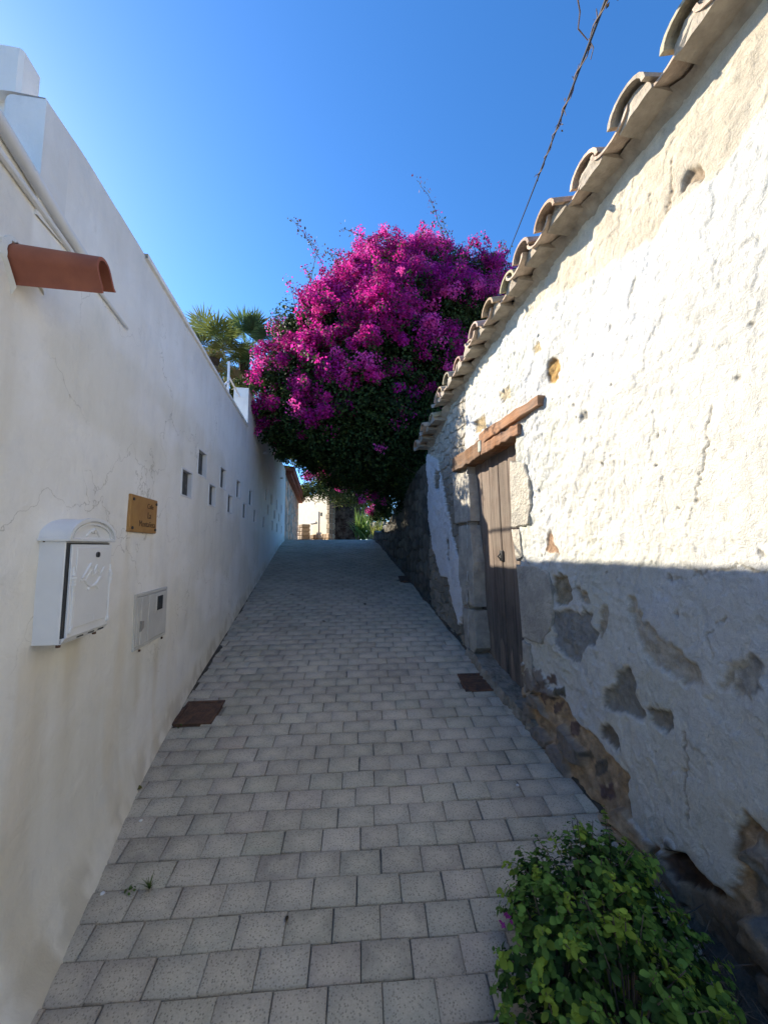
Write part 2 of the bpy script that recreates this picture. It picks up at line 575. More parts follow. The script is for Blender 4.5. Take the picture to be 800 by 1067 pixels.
# open the street for the three iron covers
def cover_spec(corners):
    P = [on_ground(*c) for c in corners]
    c = sum(P, Vector()) / 4
    w = ((P[1] - P[0]).length + (P[2] - P[3]).length) / 2
    return c, w, ((P[3] - P[0]).length + (P[2] - P[1]).length) / 2
COVERS = [cover_spec([(183, 757), (222, 753), (234, 731), (191, 732)]),
          cover_spec([(484, 721), (519, 720), (506, 702), (477, 703)]),
          cover_spec([(418, 607), (437, 606), (432, 600), (414, 601)])]
Pv = np.array(Pv); Pf = np.array(Pf); Pc = np.array(Pc); Pu = np.array(Pu)
nb = len(Pv) // 12
keep = np.ones(nb, bool)
cen = Pv.reshape(nb, 12, 3).mean(1)
for c, w, h in COVERS:
    d = cen[:, :2] - np.array([c.x, c.y])
    keep &= ~((np.abs(d @ e_) < w / 2 - .02) & (np.abs(d @ p_) < h / 2 - .01))
kv = np.repeat(keep, 12)
remap = np.cumsum(kv) - 1
kf = np.repeat(keep, 9)
street = np_mesh('street', Pv[kv], remap[Pf[kf]], MAT['paver'], color=Pc[kv], uv=Pu[kv]); tag(street, kind='structure')

# strip of earth at the foot of the right wall, dark grit along the left wall
def strip(name, fn_in, fn_out, y0, y1, n, mat, lift, seed, lump=.02, m=7):
    yy = np.linspace(y0, y1, n); V = []
    for j, f in enumerate(np.linspace(0, 1, m)):
        x = fn_in(yy) * (1 - f) + fn_out(yy) * f
        z = ground(yy) + lift * (1 - f) ** .8 - .02 * f + lump * (fbm(yy * 14, np.full(n, f * 4.0), seed) - .5) * (1 - .6 * f)
        V.append(np.stack([x, yy, z], -1))
    o = np_mesh(name, np.array(V).reshape(-1, 3), grid_faces(m, n)[:, ::-1], mat, smooth=True)
    return tag(o, kind='structure')
FLY_ = np.array([-5, 1.0, 1.37, 1.74, 2.35, 3.3, 12.0]); FLO_ = np.array([.16, .17, .165, .125, .05, .02, .01])
strip('soil', lambda y: R0 + RK * y + .05, lambda y: R0 + RK * y - .055 * (fbm(y * 3, y * 0, 4) + .05) - .20 * smooth01(-y, -1.75, -1.2), -2, 11, 800, MAT['soil'], .035, 5, .03)
strip('gutter_grit', lambda y: L0 + LK * y - .05 + np.interp(y, FLY_, FLO_), lambda y: L0 + LK * y + .030 + np.interp(y, FLY_, FLO_) + .16 * np.clip(fbm(y * 2.2, y * 0, 14) - .36, 0, 1) * smooth01(y, 2.2, 3.0) + .05 * smooth01(y, 2.7, 3.2) * (1 - smooth01(y, 6, 7)), .6, 10.5, 700, MAT['soil'], .012, 15, .012)

# iron covers
def cover(i, label):
    c, w, h = COVERS[i]
    sl = math.atan(0.18)
    U = Vector((e_[0], e_[1], e_[1] * .18)).normalized(); Wv = Vector((p_[0], p_[1], p_[1] * .18)).normalized(); N = U.cross(Wv); c = c + N * .007
    t = thing('drain_cover', c, label, 'drain cover', 'rusty iron covers set in the street')
    fr = lambda a, b, z: c + U * a + Wv * b + N * z
    m = MB(fr); b = .022
    m.box((-w / 2, -h / 2, -.03), (w / 2, -h / 2 + b, .004), .002); m.box((-w / 2, h / 2 - b, -.03), (w / 2, h / 2, .004), .002)
    m.box((-w / 2, -h / 2 + b, -.03), (-w / 2 + b, h / 2 - b, .0035), .002); m.box((w / 2 - b, -h / 2 + b, -.03), (w / 2, h / 2 - b, .0035), .002)
    m.build('frame', MAT['rust'], t)
    m = MB(fr); m.box((-w / 2 + b + .003, -h / 2 + b + .003, -.03), (w / 2 - b - .003, h / 2 - b - .003, .0005), .002)
    na, nb_ = 9, 6
    for p in range(na):
        for q in range(nb_):
            a = -w / 2 + b + .015 + (w - 2 * b - .03) * (p + .5) / na; bb = -h / 2 + b + .01 + (h - 2 * b - .02) * (q + .5) / nb_
            s = min(w / na, h / nb_) * .27
            m.box((a - s, bb - s, -.001), (a + s, bb + s, .0028), .001)
    m.build('plate', MAT['rust'], t)
cover(0, 'rusty brown drain cover in the paving at the foot of the smooth white wall')
cover(1, 'rusty drain cover in the paving beside the wooden door threshold')
cover(2, 'small far drain cover up the street beside the dark stone wall')

# ================================================================== left garden wall
E = EYE
def lw_top(y):
    return np.where(y < 1.29, E + 1.36, np.where(y < 5.28, E + 1.70, E + 2.25))
def lw_dz(y, z):
    return (.022 * (fbm(y * 1.7, y * 0 + 3, 21) - .5) - .03 * smooth01(1.6 - y, 0, .4)) * smooth01(z, E + 1.2, E + 1.5) * (y < 5.28)
FLY = np.array([-5, 1.0, 1.37, 1.74, 2.35, 3.3, 12.0]); FLO = np.array([.16, .17, .165, .125, .05, .02, .01])
def lw_off(y, z):
    h = z - ground(y)
    fl = np.interp(y, FLY, FLO) * np.exp(-np.clip(h, 0, 9) / .16)
    wav = .012 * (fbm(y * .9, z * .9, 31, 3) - .5) + .008 * (fbm(y * 3.2, z * 3.2, 33, 3) - .5) + .0035 * (fbm(y * 9, z * 7, 34, 3) - .5)
    foot = -.008 * smooth01(.13 - h + .05 * (fbm(y * 4, y * 0, 35) - .5), -.01, .01)
    return fl + wav + .0
lo_z = (E + .386, E + .600); up_z = (E + .612, E + .845)
HOLES = []
for y in (2.853, 3.55, 4.29, 5.13, 5.97): HOLES.append((y, y + .235, lo_z[0], lo_z[1]))
for y in (3.20, 3.93, 4.71, 5.545): HOLES.append((y, y + .25, up_z[0], up_z[1]))
for y in (7.2, 7.95, 8.95, 10.05): HOLES.append((y, y + .24, E + .88, E + 1.12))
for y in (7.47, 8.55, 9.5): HOLES.append((y, y + .24, E + .63, E + .84))
for y in (6.95, 8.2, 9.1, 10.2): HOLES.append((y, y + .24, E + .35, E + .57))

gy = set(np.round(np.arange(-5.0, -2, .2), 4)) | set(np.round(np.arange(-2.0, 11.2, .025), 4)) | {1.29, 5.28, 11.2}
gz = set(np.round(np.arange(-1.4, 4.0, .022), 4)) | {E + 1.36, E + 1.70, E + 2.25}
for h in HOLES:
    for q in h[:2]:
        gy = {v for v in gy if abs(v - q) > .012} | {q}
    for q in h[2:]:
        gz = {v for v in gz if abs(v - q) > .010} | {q}
gy |= {1.29, 5.28}; gz |= {E + 1.36, E + 1.70, E + 2.25}
gz = {v for v in gz if min(abs(v - q) for q in (E + 1.36, E + 1.70, E + 2.25)) > .011} | {E + 1.36, E + 1.70, E + 2.25}
gy = {v for v in gy if min(abs(v - q) for q in (1.29, 5.28)) > .012} | {1.29, 5.28}
gy = np.array(sorted(gy)); gz = np.array(sorted(gz))
YY, ZZ = np.meshgrid(gy, gz, indexing='ij')
OO = lw_off(YY, ZZ); Z2 = ZZ + lw_dz(YY, ZZ)
V = np.stack([L0 + LK * YY + ln.x * OO, YY + ln.y * OO, Z2], -1).reshape(-1, 3)
F = grid_faces(len(gy), len(gz))
fy = (gy[:-1] + gy[1:])[:, None] / 2; fz = (gz[:-1] + gz[1:])[None, :] / 2
fy, fz = np.broadcast_arrays(fy, fz)
ok = (fz < lw_top(fy)) & (fz > ground(fy) - .25)
for a, b, c, d in HOLES: ok &= ~((fy > a) & (fy < b) & (fz > c) & (fz < d))
F = F[ok.ravel()]
h = ZZ - ground(YY)
base_m = smooth01(.20 + .10 * (fbm(YY * 2, ZZ * 2, 41) - .5) - h, -.05, .08)
C = np.ones(YY.shape + (3,))
C *= 1 - base_m[..., None] * np.array([.0, .03, .10]) * .8
patch = smooth01(fbm(YY * 1.1, ZZ * 1.6, 44, 5), .52, .66)
C *= 1 - patch[..., None] * np.array([.07, .08, .12])
st = smooth01(fbm(YY * 9, ZZ * .7, 46, 4), .52, .7) * smooth01(E - .1 - ZZ, -.3, .5) * smooth01(3.5 - YY, 0, 1.5)
C *= 1 - st[..., None] * np.array([.05, .08, .13])
for y_, z_, w_, l_ in ((1.23, E + .93, .05, .9), (1.5, E - .37, .05, .8), (1.68, E - .37, .05, .7), (2.10, E + .09, .02, .3), (2.40, E + .08, .02, .35), (2.3, E - .6, .04, .5), (2.55, E - .6, .04, .4)):
    d_ = z_ - ZZ; wob_ = .05 * (fbm(ZZ * 3, YY * 0 + y_, 52) - .5)
    m_ = np.exp(-((YY - y_ + wob_) / w_) ** 2) * smooth01(d_, 0, .03) * (1 - smooth01(d_, l_ * .4, l_)) * (.5 + .5 * fbm(YY * 30, ZZ * 2, 53))
    C *= 1 - m_[..., None] * np.array([.12, .15, .21])
splash = smooth01(.16 + .16 * (fbm(YY * 5, ZZ * 2, 55, 5) - .4) - h, 0, .10) * smooth01(fbm(YY * 14, ZZ * 10, 56, 4), .40, .55)
C *= 1 - splash[..., None] * np.array([.18, .20, .24])
top_m = smooth01(ZZ - (lw_top(YY) - .5 + .4 * fbm(YY * 5, ZZ * .5, 48)), -.1, .25)
C *= 1 - top_m[..., None] * np.array([.10, .12, .15])
wall = thing('garden_wall', LW(5.2, g(5.2), -.1), 'long smooth white garden wall with small square openings along the left side', 'wall')
np_mesh('wall_face', V, F, MAT['limewash'], wall, smooth=True, color=C.reshape(-1, 3))
# body behind the face: tops, ends, back
m = MB(lambda y, o_, z: LW(y, z + float(lw_dz(np.array(y), np.array(z))) * (1 if z > 2 else 0), o_))
def wall_body(y0, y1, top, th):
    n = max(2, int((y1 - y0) / .12))
    for i in range(n):
        a = y0 + (y1 - y0) * i / n; b = y0 + (y1 - y0) * (i + 1) / n
        oa = float(lw_off(np.array(a), np.array(top))); ob = float(lw_off(np.array(b), np.array(top)))
        m.add([(a, oa, top), (b, ob, top), (b, -th * .5, top + .004), (a, -th * .5, top + .004), (b, -th, top), (a, -th, top),
               (a, -th, g(a) - .3), (b, -th, g(b) - .3)], [(0, 1, 2, 3), (3, 2, 4, 5), (5, 4, 7, 6)])
wall_body(-5, 1.29, E + 1.36, .22); wall_body(1.29, 5.28, E + 1.70, .22); wall_body(5.28, 11.2, E + 2.25, .20)
m.add([(5.28, -.2, E + 1.6), (5.28, float(lw_off(np.array(5.28), np.array(E + 1.7))), E + 1.6), (5.28, .0, E + 2.25), (5.28, -.2, E + 2.25)], [(0, 1, 2, 3)])
m.add([(11.2, -.2, 1.4), (11.2, .0, 1.4), (11.2, .0, E + 2.25), (11.2, -.2, E + 2.25)], [(0, 1, 2, 3)])
m.add([(-5, -.22, -1.4), (-5, .02, -1.4), (-5, .0, E + 1.36), (-5, -.22, E + 1.36)], [(0, 1, 2, 3)])
m.cur = (1, 1, 1)
m.build('wall_body', MAT['limewash'], wall, color=True)
# parapet end facing the viewer, rounded on its inner edge
m = MB(lambda y, o_, z: LW(y, z, o_)); m.cur = (.9, .9, .9)
zt = E + 1.66
prof = [(.004, 0), (.006, .02)] 
pts = []
n = 10
ring = [(1.30, .006)] + [(1.30, -.10)] + [(1.30 + .06 * (1 - math.cos(a)), -.10 - .06 * math.sin(a)) for a in np.linspace(.2, math.pi / 2, 6)] + [(1.44, -.16), (1.44, .006)]
ring = [(y - .014, o_) for y, o_ in ring]
P = [(y, o_, E + 1.20) for y, o_ in ring] + [(y, o_, zt - .02 * (abs(o_) / .16) ** 2 + .012 * math.sin(o_ * 40)) for y, o_ in ring]
k = len(ring)
m.add(P, [list(range(k, 2 * k))] + [[i, (i + 1) % k, k + (i + 1) % k, k + i] for i in range(k)])
m.build('parapet_end', MAT['limewash'], wall, color=True)
# thin lip along the top
m = MB(lambda y, o_, z: LW(y, z + float(lw_dz(np.array(y), np.array(E + 1.7))), o_)); m.cur = (1, .99, .97)
yy = np.linspace(2.1, 5.275, 30)
for a, b in zip(yy[:-1], yy[1:]):
    m.add([(a, .016, E + 1.682), (b, .016, E + 1.682), (b, .018, E + 1.708), (a, .018, E + 1.708), (a, -.22, E + 1.712), (b, -.22, E + 1.712), (a, -.0, E + 1.678), (b, -.0, E + 1.678)],
          [(0, 1, 2, 3), (3, 2, 5, 4), (6, 7, 1, 0)])
m.build('coping', MAT['limewash'], wall, color=True)
for a, b, c, d in HOLES:
    of = float(lw_off(np.array((a + b) / 2), np.array((c + d) / 2))); t_ = .012; dep = .11
    m = MB(lambda y, o_, z: LW(y, z, o_))
    m.box((a - .003, -dep, c - .002), (a + t_, of + .004, d + .002), .002); m.box((b - t_, -dep, c - .002), (b + .003, of + .004, d + .002), .002)
    m.box((a + t_, -dep, c - .003), (b - t_, of + .003, c + t_), .002); m.box((a + t_, -dep, d - t_), (b - t_, of + .003, d + .003), .002)
    w = m.build('window', MAT['white'], wall)
    m = MB(lambda y, o_, z: LW(y, z, o_)); m.box((a + t_, -dep - .01, c + t_), (b - t_, -.030 if a < 5 else -.016, d - t_), .001)
    m.build('pane', MAT['white'] if (a > 8.7 or abs(a - 8.2) < .01) else MAT['pane'], w)  # some far panes painted white in place of light showing in the openings

# whitewashed pillar behind the parapet
p0 = LW(1.38, g(1.38), -.3)
m = MB(lambda y, o_, z: LW(y, z, o_)); m.cur = (.92, .92, .92)
m.box((1.335, -.62, 1.0), (1.44, -.125, E + 1.93), .012)
m.box((1.36, -.60, E + 1.92), (1.43, -.145, E + 1.955), .01)
o = m.build('chimney_pillar', MAT['limewash'], base=p0, color=True)
tag(o, 'stubby whitewashed pillar rising above the parapet at the top left corner', 'pillar')

# two plaster-smeared pipes running along the wall
def lw_path(pts, r_):
    out = []
    for px, py in pts:
        y, z = on_left(px, py)
        out.append(LW(y, z, float(lw_off(np.array(y), np.array(z))) + r_ * .9))
    return out
def extend(a, n=6):
    p, q = a[0], a[-1]; p = p + (p - q) * 1.2
    return [p.lerp(q, i / n) + Vector((0, 0, .004 * math.sin(i * 2.3))) for i in range(n + 1)]
P = extend(lw_path([(4, 143), (20, 172), (42, 204), (70, 250), (86, 275)], .022))
o = rawtube(P, .023, 10).build('wall_pipe', MAT['white'], base=P[2], smooth=True)
tag(o, 'upper thicker white pipe running along the left wall above the clay spout', 'pipe', 'painted pipes on the left wall')
P = extend(lw_path([(2, 166), (20, 196), (45, 228), (70, 264), (108, 312), (131, 343)], .012))
o = rawtube(P, [.014, .014, .014, .013, .012, .009, .006], 8).build('wall_pipe', MAT['white'], base=P[2], smooth=True)
tag(o, 'lower thinner white pipe running on past the clay spout on the left wall', 'pipe', 'painted pipes on the left wall')

# ================================================================== old house on the right
RY0, RY1 = -5.0, 5.32
def eave(y):
    y = np.asarray(y, float)
    return E + np.interp(y, [-5, 2.2, 3.2, 4.35, 4.55, 5.4], [1.80, 1.79, 1.73, 1.60, 1.46, 1.32])
NYR, NZR = 1000, 560
yy = np.interp(np.linspace(0, 1, NYR), np.cumsum([0, .04, .07, .27, .27, .35]) , [-5.0, -1.0, .7, 1.8, 3.1, 5.32]); vv = np.linspace(0, 1, NZR)
YY = np.broadcast_to(yy[:, None], (NYR, NZR)).copy()
Zb = ground(YY) - .08
ZZ = Zb + (eave(YY) + .03 - Zb) * vv[None, :]
H = ZZ - ground(YY)
# ragged lookup coordinates
wx = .05 * (fbm(YY * 5, ZZ * 5, 61) - .5) + .045 * (fbm(YY * 22, ZZ * 22, 62) - .5) + .022 * (fbm(YY * 70, ZZ * 70, 66, 2) - .5)
wz = .05 * (fbm(YY * 5, ZZ * 5, 63) - .5) + .045 * (fbm(YY * 22, ZZ * 22, 64) - .5) + .022 * (fbm(YY * 70, ZZ * 70, 67, 2) - .5)
AY, AZ = YY + wx, ZZ + wz
def poly_mask(px, blur=1):
    return box_blur(in_poly(AY, AZ, [on_right(*p) for p in px]).astype(float), blur)
C = np.empty(YY.shape + (3,)); C[:] = (.67, .66, .60)
D = np.zeros(YY.shape)
# plaster's own body
rough_zone = smooth01(YY + .5 * (fbm(YY, ZZ, 70) - .5), 1.7, 2.6)
D += .030 * (fbm(YY * 1.6, ZZ * 1.6, 71, 3) - .5)
D += (.013 + .018 * rough_zone) * (fbm(YY * 9, ZZ * 9, 72, 4) - .5)
rid = 1 - np.abs(2 * fbm(YY * 16 + 3 * fbm(YY * 4, ZZ * 4, 75), ZZ * 13, 73, 3) - 1)
D += (.006 + .012 * rough_zone) * (rid - .6)
flake = smooth01(fbm(YY * 7, ZZ * 5, 77, 5), .47, .50)
D += .0045 * flake
flake2 = smooth01(fbm(YY * 3 + 9, ZZ * 2.2, 177, 6), .50, .515)
D += .003 * flake2
def paint(mask, colr, var=0.0, seed=0, sc=20):
    cc = np.array(colr)[None, None, :] * np.ones(YY.shape + (1,))
    if var: cc = cc * (1 + var * (fbm(YY * sc, ZZ * sc, seed, 4)[..., None] - .5) * 2)
    global C
    C = C * (1 - mask[..., None]) + cc * mask[..., None]
# greenish and bluish washes of old limewash
paint(.5 * smooth01(fbm(YY * 1.4, ZZ * .9, 78, 4), .5, .66), (.55, .56, .46), .08, 79, 8)
paint(.5 * smooth01(fbm(YY * 2.3, ZZ * 1.4, 80, 4), .54, .68), (.62, .635, .65), .05, 81, 8)
# cream unpainted band under the eaves
band = poly_mask([(470, 430), (540, 335), (575, 312), (610, 290), (650, 266), (680, 250), (700, 222), (740, 190), (765, 160), (800, 118), (860, 40), (860, -300), (600, -300), (440, 300), (430, 460)], 30)
band = smooth01(band + .9 * (fbm(YY * 5, ZZ * 5, 180, 6) - .5), .12, .92)
paint(band * smooth01(2.9 - YY, -.3, .4), (.64, .56, .43), .22, 82, 7)
paint(band * smooth01(YY - 2.9, -.3, .4), (.66, .60, .48), .25, 83, 9)
D -= .006 * band
# ---- the far end beyond the door: bare rough stone and mortar with a lime patch
far = smooth01(YY + .04 * (fbm(YY * 9, ZZ * 9, 84) - .5), 3.86, 3.92)
f1, f2, cid = voronoi(YY * 6.5 + .6 * fbm(YY * 7, ZZ * 7, 85), ZZ * 8.5, 86)
joint = smooth01(f2 - f1, .02, .16)
stone_c = np.stack([.24 + .14 * cid, .215 + .12 * cid, .17 + .10 * cid], -1)
lime = poly_mask([(438, 478), (446, 474), (456, 480), (461, 510), (466, 530), (470, 556), (478, 580), (483, 640), (478, 652), (470, 625), (466, 600), (458, 600), (452, 575), (446, 540), (440, 505)], 2)
hole1 = poly_mask([(452, 486), (458, 492), (458, 512), (453, 508)], 1)
hole2 = poly_mask([(464, 560), (468, 562), (469, 588), (465, 580)], 1)
lime = lime * (1 - hole1) * (1 - hole2)
fs = far * (1 - lime)
C = C * (1 - fs[..., None]) + (stone_c * joint[..., None] + np.array([.40, .36, .28]) * (1 - joint[..., None])) * fs[..., None]
upf = far * smooth01(ZZ - (E + .75), 0, .5) * (1 - lime)
paint(upf * .8, (.60, .55, .45), .3, 87, 14)
D += fs * (.035 * (np.sqrt(joint) - 1) + .02 * (fbm(YY * 14, ZZ * 14, 88) - .5)) - far * .02 + lime * .025
paint(lime * .95, (.74, .75, .76), .05, 89, 9)
# ---- brown earth-and-rubble foot where the plaster has fallen
foot = poly_mask([(548, 690), (566, 698), (572, 712), (590, 735), (600, 752), (622, 772), (634, 790), (645, 800), (655, 812), (652, 835), (660, 858), (676, 880), (692, 898),
                  (694, 876), (715, 893), (735, 915), (757, 932), (764, 905), (770, 868), (776, 850), (790, 868), (812, 905), (900, 1020), (1000, 1500), (500, 1300), (470, 800), (540, 745)], 1)
foot = np.maximum(foot, smooth01(.10 + .16 * (fbm(YY * 2, YY * 0, 91) - .3) - H, -.02, .02) * (1 - far))
foot *= 1 - smooth01(YY, 3.4, 3.5)
f1, f2, cid = voronoi(YY * 5.2 + .9 * fbm(YY * 5, ZZ * 5, 92), ZZ * 7 + .8 * fbm(YY * 6, ZZ * 6, 93), 94)
j2 = smooth01(f2 - f1, .02, .2)
earth = np.stack([.44 + .12 * cid, .325 + .10 * cid, .21 + .075 * cid], -1) * (.45 + 1.1 * fbm(YY * 30, ZZ * 30, 95, 5)[..., None])
isl = ((cid > .62) * j2)[..., None]
earth = earth * (1 - isl) + isl * np.stack([.20 + .1 * cid, .17 + .09 * cid, .14 + .08 * cid], -1)
C = C * (1 - foot[..., None]) + earth * foot[..., None]
footd = box_blur(foot, 4)
D += footd * (-.028 + .05 * j2 * (cid > .4) + .035 * (fbm(YY * 10, ZZ * 10, 96, 5) - .5))
grime = smooth01(.22 - H + .25 * (fbm(YY * 3, ZZ * 3, 97) - .5), -.1, .16) * smooth01(1.75 - YY, -.2, .3)
paint(grime * .8, (.085, .07, .055), .4, 98, 12)
# dark stones showing low on the right and by the door
def stonepatch(px, colr, depth=.02, var=.35, seed=0, blur=1, sc=24, rim=True):
    m_ = poly_mask(px, blur)
    global D
    if rim:
        r2 = np.clip(box_blur(m_, 5) * 2.2, 0, 1) * (1 - m_)
        paint(r2 * .55, (.60, .52, .38), .2, seed + 1, 20)
    paint(m_, colr, var, seed, sc)
    m_ = box_blur(m_, 3)
    D = D + m_ * (-1.35 * depth + .026 * (fbm(YY * 12, ZZ * 12, seed + 2, 4) - .5))
stonepatch([(692, 880), (705, 888), (722, 905), (740, 920), (746, 936), (726, 930), (708, 915), (696, 902)], (.13, .085, .062), .03, .4, 101)
stonepatch([(770, 905), (786, 890), (800, 905), (830, 940), (830, 1010), (800, 985), (778, 950)], (.23, .225, .205), .012, .3, 102, rim=False)
stonepatch([(776, 852), (792, 870), (805, 880), (805, 893), (790, 882), (778, 866)], (.36, .27, .18), .02, .3, 103)
stonepatch([(576, 640), (590, 634), (604, 640), (618, 640), (616, 652), (624, 664), (612, 682), (604, 690), (592, 684), (580, 672), (576, 655)], (.30, .30, .28), .014, .25, 104)
stonepatch([(578, 602), (590, 600), (596, 615), (594, 628), (582, 632), (576, 618)], (.33, .29, .21), .022, .5, 105, sc=40)
stonepatch([(600, 612), (612, 622), (616, 632), (604, 630)], (.40, .35, .26), .014, .4, 106, sc=40)
stonepatch([(626, 632), (631, 630), (632, 648), (627, 665), (623, 660)], (.42, .38, .30), .012, .3, 107)
stonepatch([(644, 700), (656, 697), (662, 712), (664, 728), (674, 742), (668, 748), (652, 742), (640, 744), (630, 736), (632, 718), (644, 716)], (.29, .275, .235), .016, .35, 108)
stonepatch([(676, 738), (684, 734), (700, 744), (702, 756), (694, 762), (680, 754)], (.27, .25, .21), .018, .4, 109)
stonepatch([(626, 762), (634, 758), (646, 772), (648, 786), (636, 780), (626, 772)], (.25, .23, .2), .02, .4, 110)
stonepatch([(656, 622), (662, 624), (664, 640), (676, 655), (690, 664), (712, 680), (726, 694), (730, 712), (716, 716), (700, 704), (682, 694), (668, 672), (658, 648)], (.50, .45, .36), .010, .3, 111)
stonepatch([(770, 690), (786, 684), (798, 694), (796, 712), (786, 730), (770, 732), (764, 716)], (.42, .39, .33), .010, .5, 112, sc=45)
stonepatch([(750, 716), (762, 690), (772, 682), (774, 688), (766, 698), (756, 722)], (.50, .45, .35), .008, .3, 113)
for k_, (cx, cy, r1) in enumerate([(566, 712, 6), (576, 708, 5), (570, 726, 6), (585, 722, 6), (580, 738, 5), (596, 760, 7), (607, 785, 6), (620, 800, 8), (628, 825, 6)]):
    stonepatch([(cx - r1, cy - r1 * .8), (cx + r1 * .7, cy - r1), (cx + r1, cy + r1 * .7), (cx - r1 * .6, cy + r1)], (.20 - .012 * (k_ % 4), .15 - .008 * (k_ % 3), .115), -.004, .4, 120 + 3 * k_, rim=False)
# ochre and rust bits above
stonepatch([(571, 378), (578, 374), (583, 382), (578, 398), (572, 396)], (.46, .29, .11), .014, .5, 150, sc=40)
stonepatch([(556, 360), (564, 356), (566, 366), (559, 370)], (.46, .37, .22), .012, .4, 153)
stonepatch([(494, 440), (506, 432), (508, 446), (496, 452)], (.52, .40, .23), .012, .4, 156)
stonepatch([(520, 408), (530, 402), (532, 414), (523, 420)], (.52, .44, .30), .012, .4, 159)
stonepatch([(708, 186), (716, 176), (727, 178), (728, 192), (716, 190), (710, 200)], (.40, .31, .21), .022, .4, 162)
stonepatch([(569, 566), (573, 552), (577, 566), (582, 576), (568, 576)], (.36, .24, .16), .012, .4, 165)
stonepatch([(606, 432), (611, 428), (612, 437), (607, 441)], (.36, .34, .29), .012, .3, 168, rim=False)
# little pits
r_ = np.random.default_rng(17)
for _ in range(110):
    py_, pz_ = r_.uniform(-.2, 3.3), r_.uniform(E - 1.0, E + 1.6)
    rad = r_.uniform(.003, .009) * (1.6 if r_.random() < .15 else 1)
    i0 = np.searchsorted(yy, py_ - .06); i1 = np.searchsorted(yy, py_ + .06)
    sub = (slice(i0, i1), slice(None))
    el = r_.uniform(.6, 2.2); an = r_.uniform(-.6, .6)
    dy = (YY[sub] - py_) * math.cos(an) + (ZZ[sub] - pz_) * math.sin(an); dz_ = -(YY[sub] - py_) * math.sin(an) + (ZZ[sub] - pz_) * math.cos(an)
    q = np.exp(-(((dy + 2 * wx[sub] * .25) / rad) ** 2 + ((dz_ + 2 * wz[sub] * .25) / rad / el) ** 2) ** 1.5)
    D[sub] -= .012 * q
    C[sub] = C[sub] * (1 - .75 * q[..., None]) + np.array([.33, .31, .27]) * .75 * q[..., None]
# cracks
def crack(px, w=.004, colr=(.34, .31, .26)):
    pts = [on_right(*p) for p in px]
    d = np.full(YY.shape, 9.0)
    for (y1, z1), (y2, z2) in zip(pts[:-1], pts[1:]):
        vx, vz = y2 - y1, z2 - z1
        t_ = np.clip(((AY - y1) * vx + (AZ - z1) * vz) / (vx * vx + vz * vz), 0, 1)
        d = np.minimum(d, np.hypot(AY - y1 - t_ * vx, AZ - z1 - t_ * vz))
    m_ = np.exp(-(d / w) ** 2)
    global D
    paint(m_ * .7, colr); D = D - .008 * m_
crack([(741, 425), (738, 462), (735, 475), (729, 495), (726, 520)], .004)
crack([(697, 165), (700, 200), (694, 222)], .005, (.34, .25, .16))
crack([(664, 290), (654, 315), (655, 325)], .008, (.5, .47, .38))
crack([(714, 762), (716, 790), (715, 822), (717, 850)], .005)
crack([(700, 605), (740, 596), (770, 590), (800, 598)], .003, (.5, .47, .40))
crack([(760, 640), (735, 660), (745, 690)], .003, (.5, .47, .40))
# door opening
DY0, DY1 = 2.80, 3.865
LZ0, LZ1 = E + .80, E + 1.02
yc = (yy[:-1] + yy[1:])[:, None] / 2; zc = (ZZ[:-1, :-1] + ZZ[1:, 1:]) / 2
yc = np.broadcast_to(yc, zc.shape)
ok = ~((yc > DY0 + .02) & (yc < DY1 - .02) & (zc < LZ0 + .06))
V = np.stack([R0 + RK * YY + rn.x * D, YY + rn.y * D, ZZ], -1).reshape(-1, 3)
F = grid_faces(NYR, NZR)[ok.ravel()][:, ::-1]
house = thing('old_house', RW(2, g(2), -.3), 'old low house of peeling whitewashed stone with a wooden door along the right side', 'house')
np_mesh('wall', V, F, MAT['old_plaster'], house, smooth=True, color=C.reshape(-1, 3))
# reveals of the doorway, and the house's other three sides
m = MB(lambda y, o_, z: RW(y, z, o_)); m.cur = (.45, .42, .36)
for yq in (DY0, DY1):
    s_ = 1 if yq == DY0 else -1
    m.add([(yq + .02 * s_, .0, g(yq) - .1), (yq + .02 * s_, -.32, g(yq) - .1), (yq + .02 * s_, -.32, LZ0 + .1), (yq + .02 * s_, .0, LZ0 + .1)], [(0, 1, 2, 3)])
m.cur = (.36, .33, .27)
top0, top1 = float(eave(RY0)), float(eave(RY1))
m.add([(RY1 - .004, -.05, g(RY1) - .3), (RY1 - .004, -2.6, g(RY1) - .3), (RY1 - .004, -2.6, top1 + .9), (RY1 - .004, -.03, top1)], [(0, 1, 2, 3)])
m.add([(RY0, .0, g(RY0) - .3), (RY0, -2.6, g(RY0) - .3), (RY0, -2.6, top0 + .9), (RY0, .0, top0)], [(0, 1, 2, 3)])
m.add([(RY0, -2.6, g(RY0) - .3), (RY1, -2.6, g(RY0) - .3), (RY1, -2.6, top1 + .9), (RY0, -2.6, top0 + .9)], [(0, 1, 2, 3)])
m.build('side_wall', MAT['old_plaster'], house, color=True)

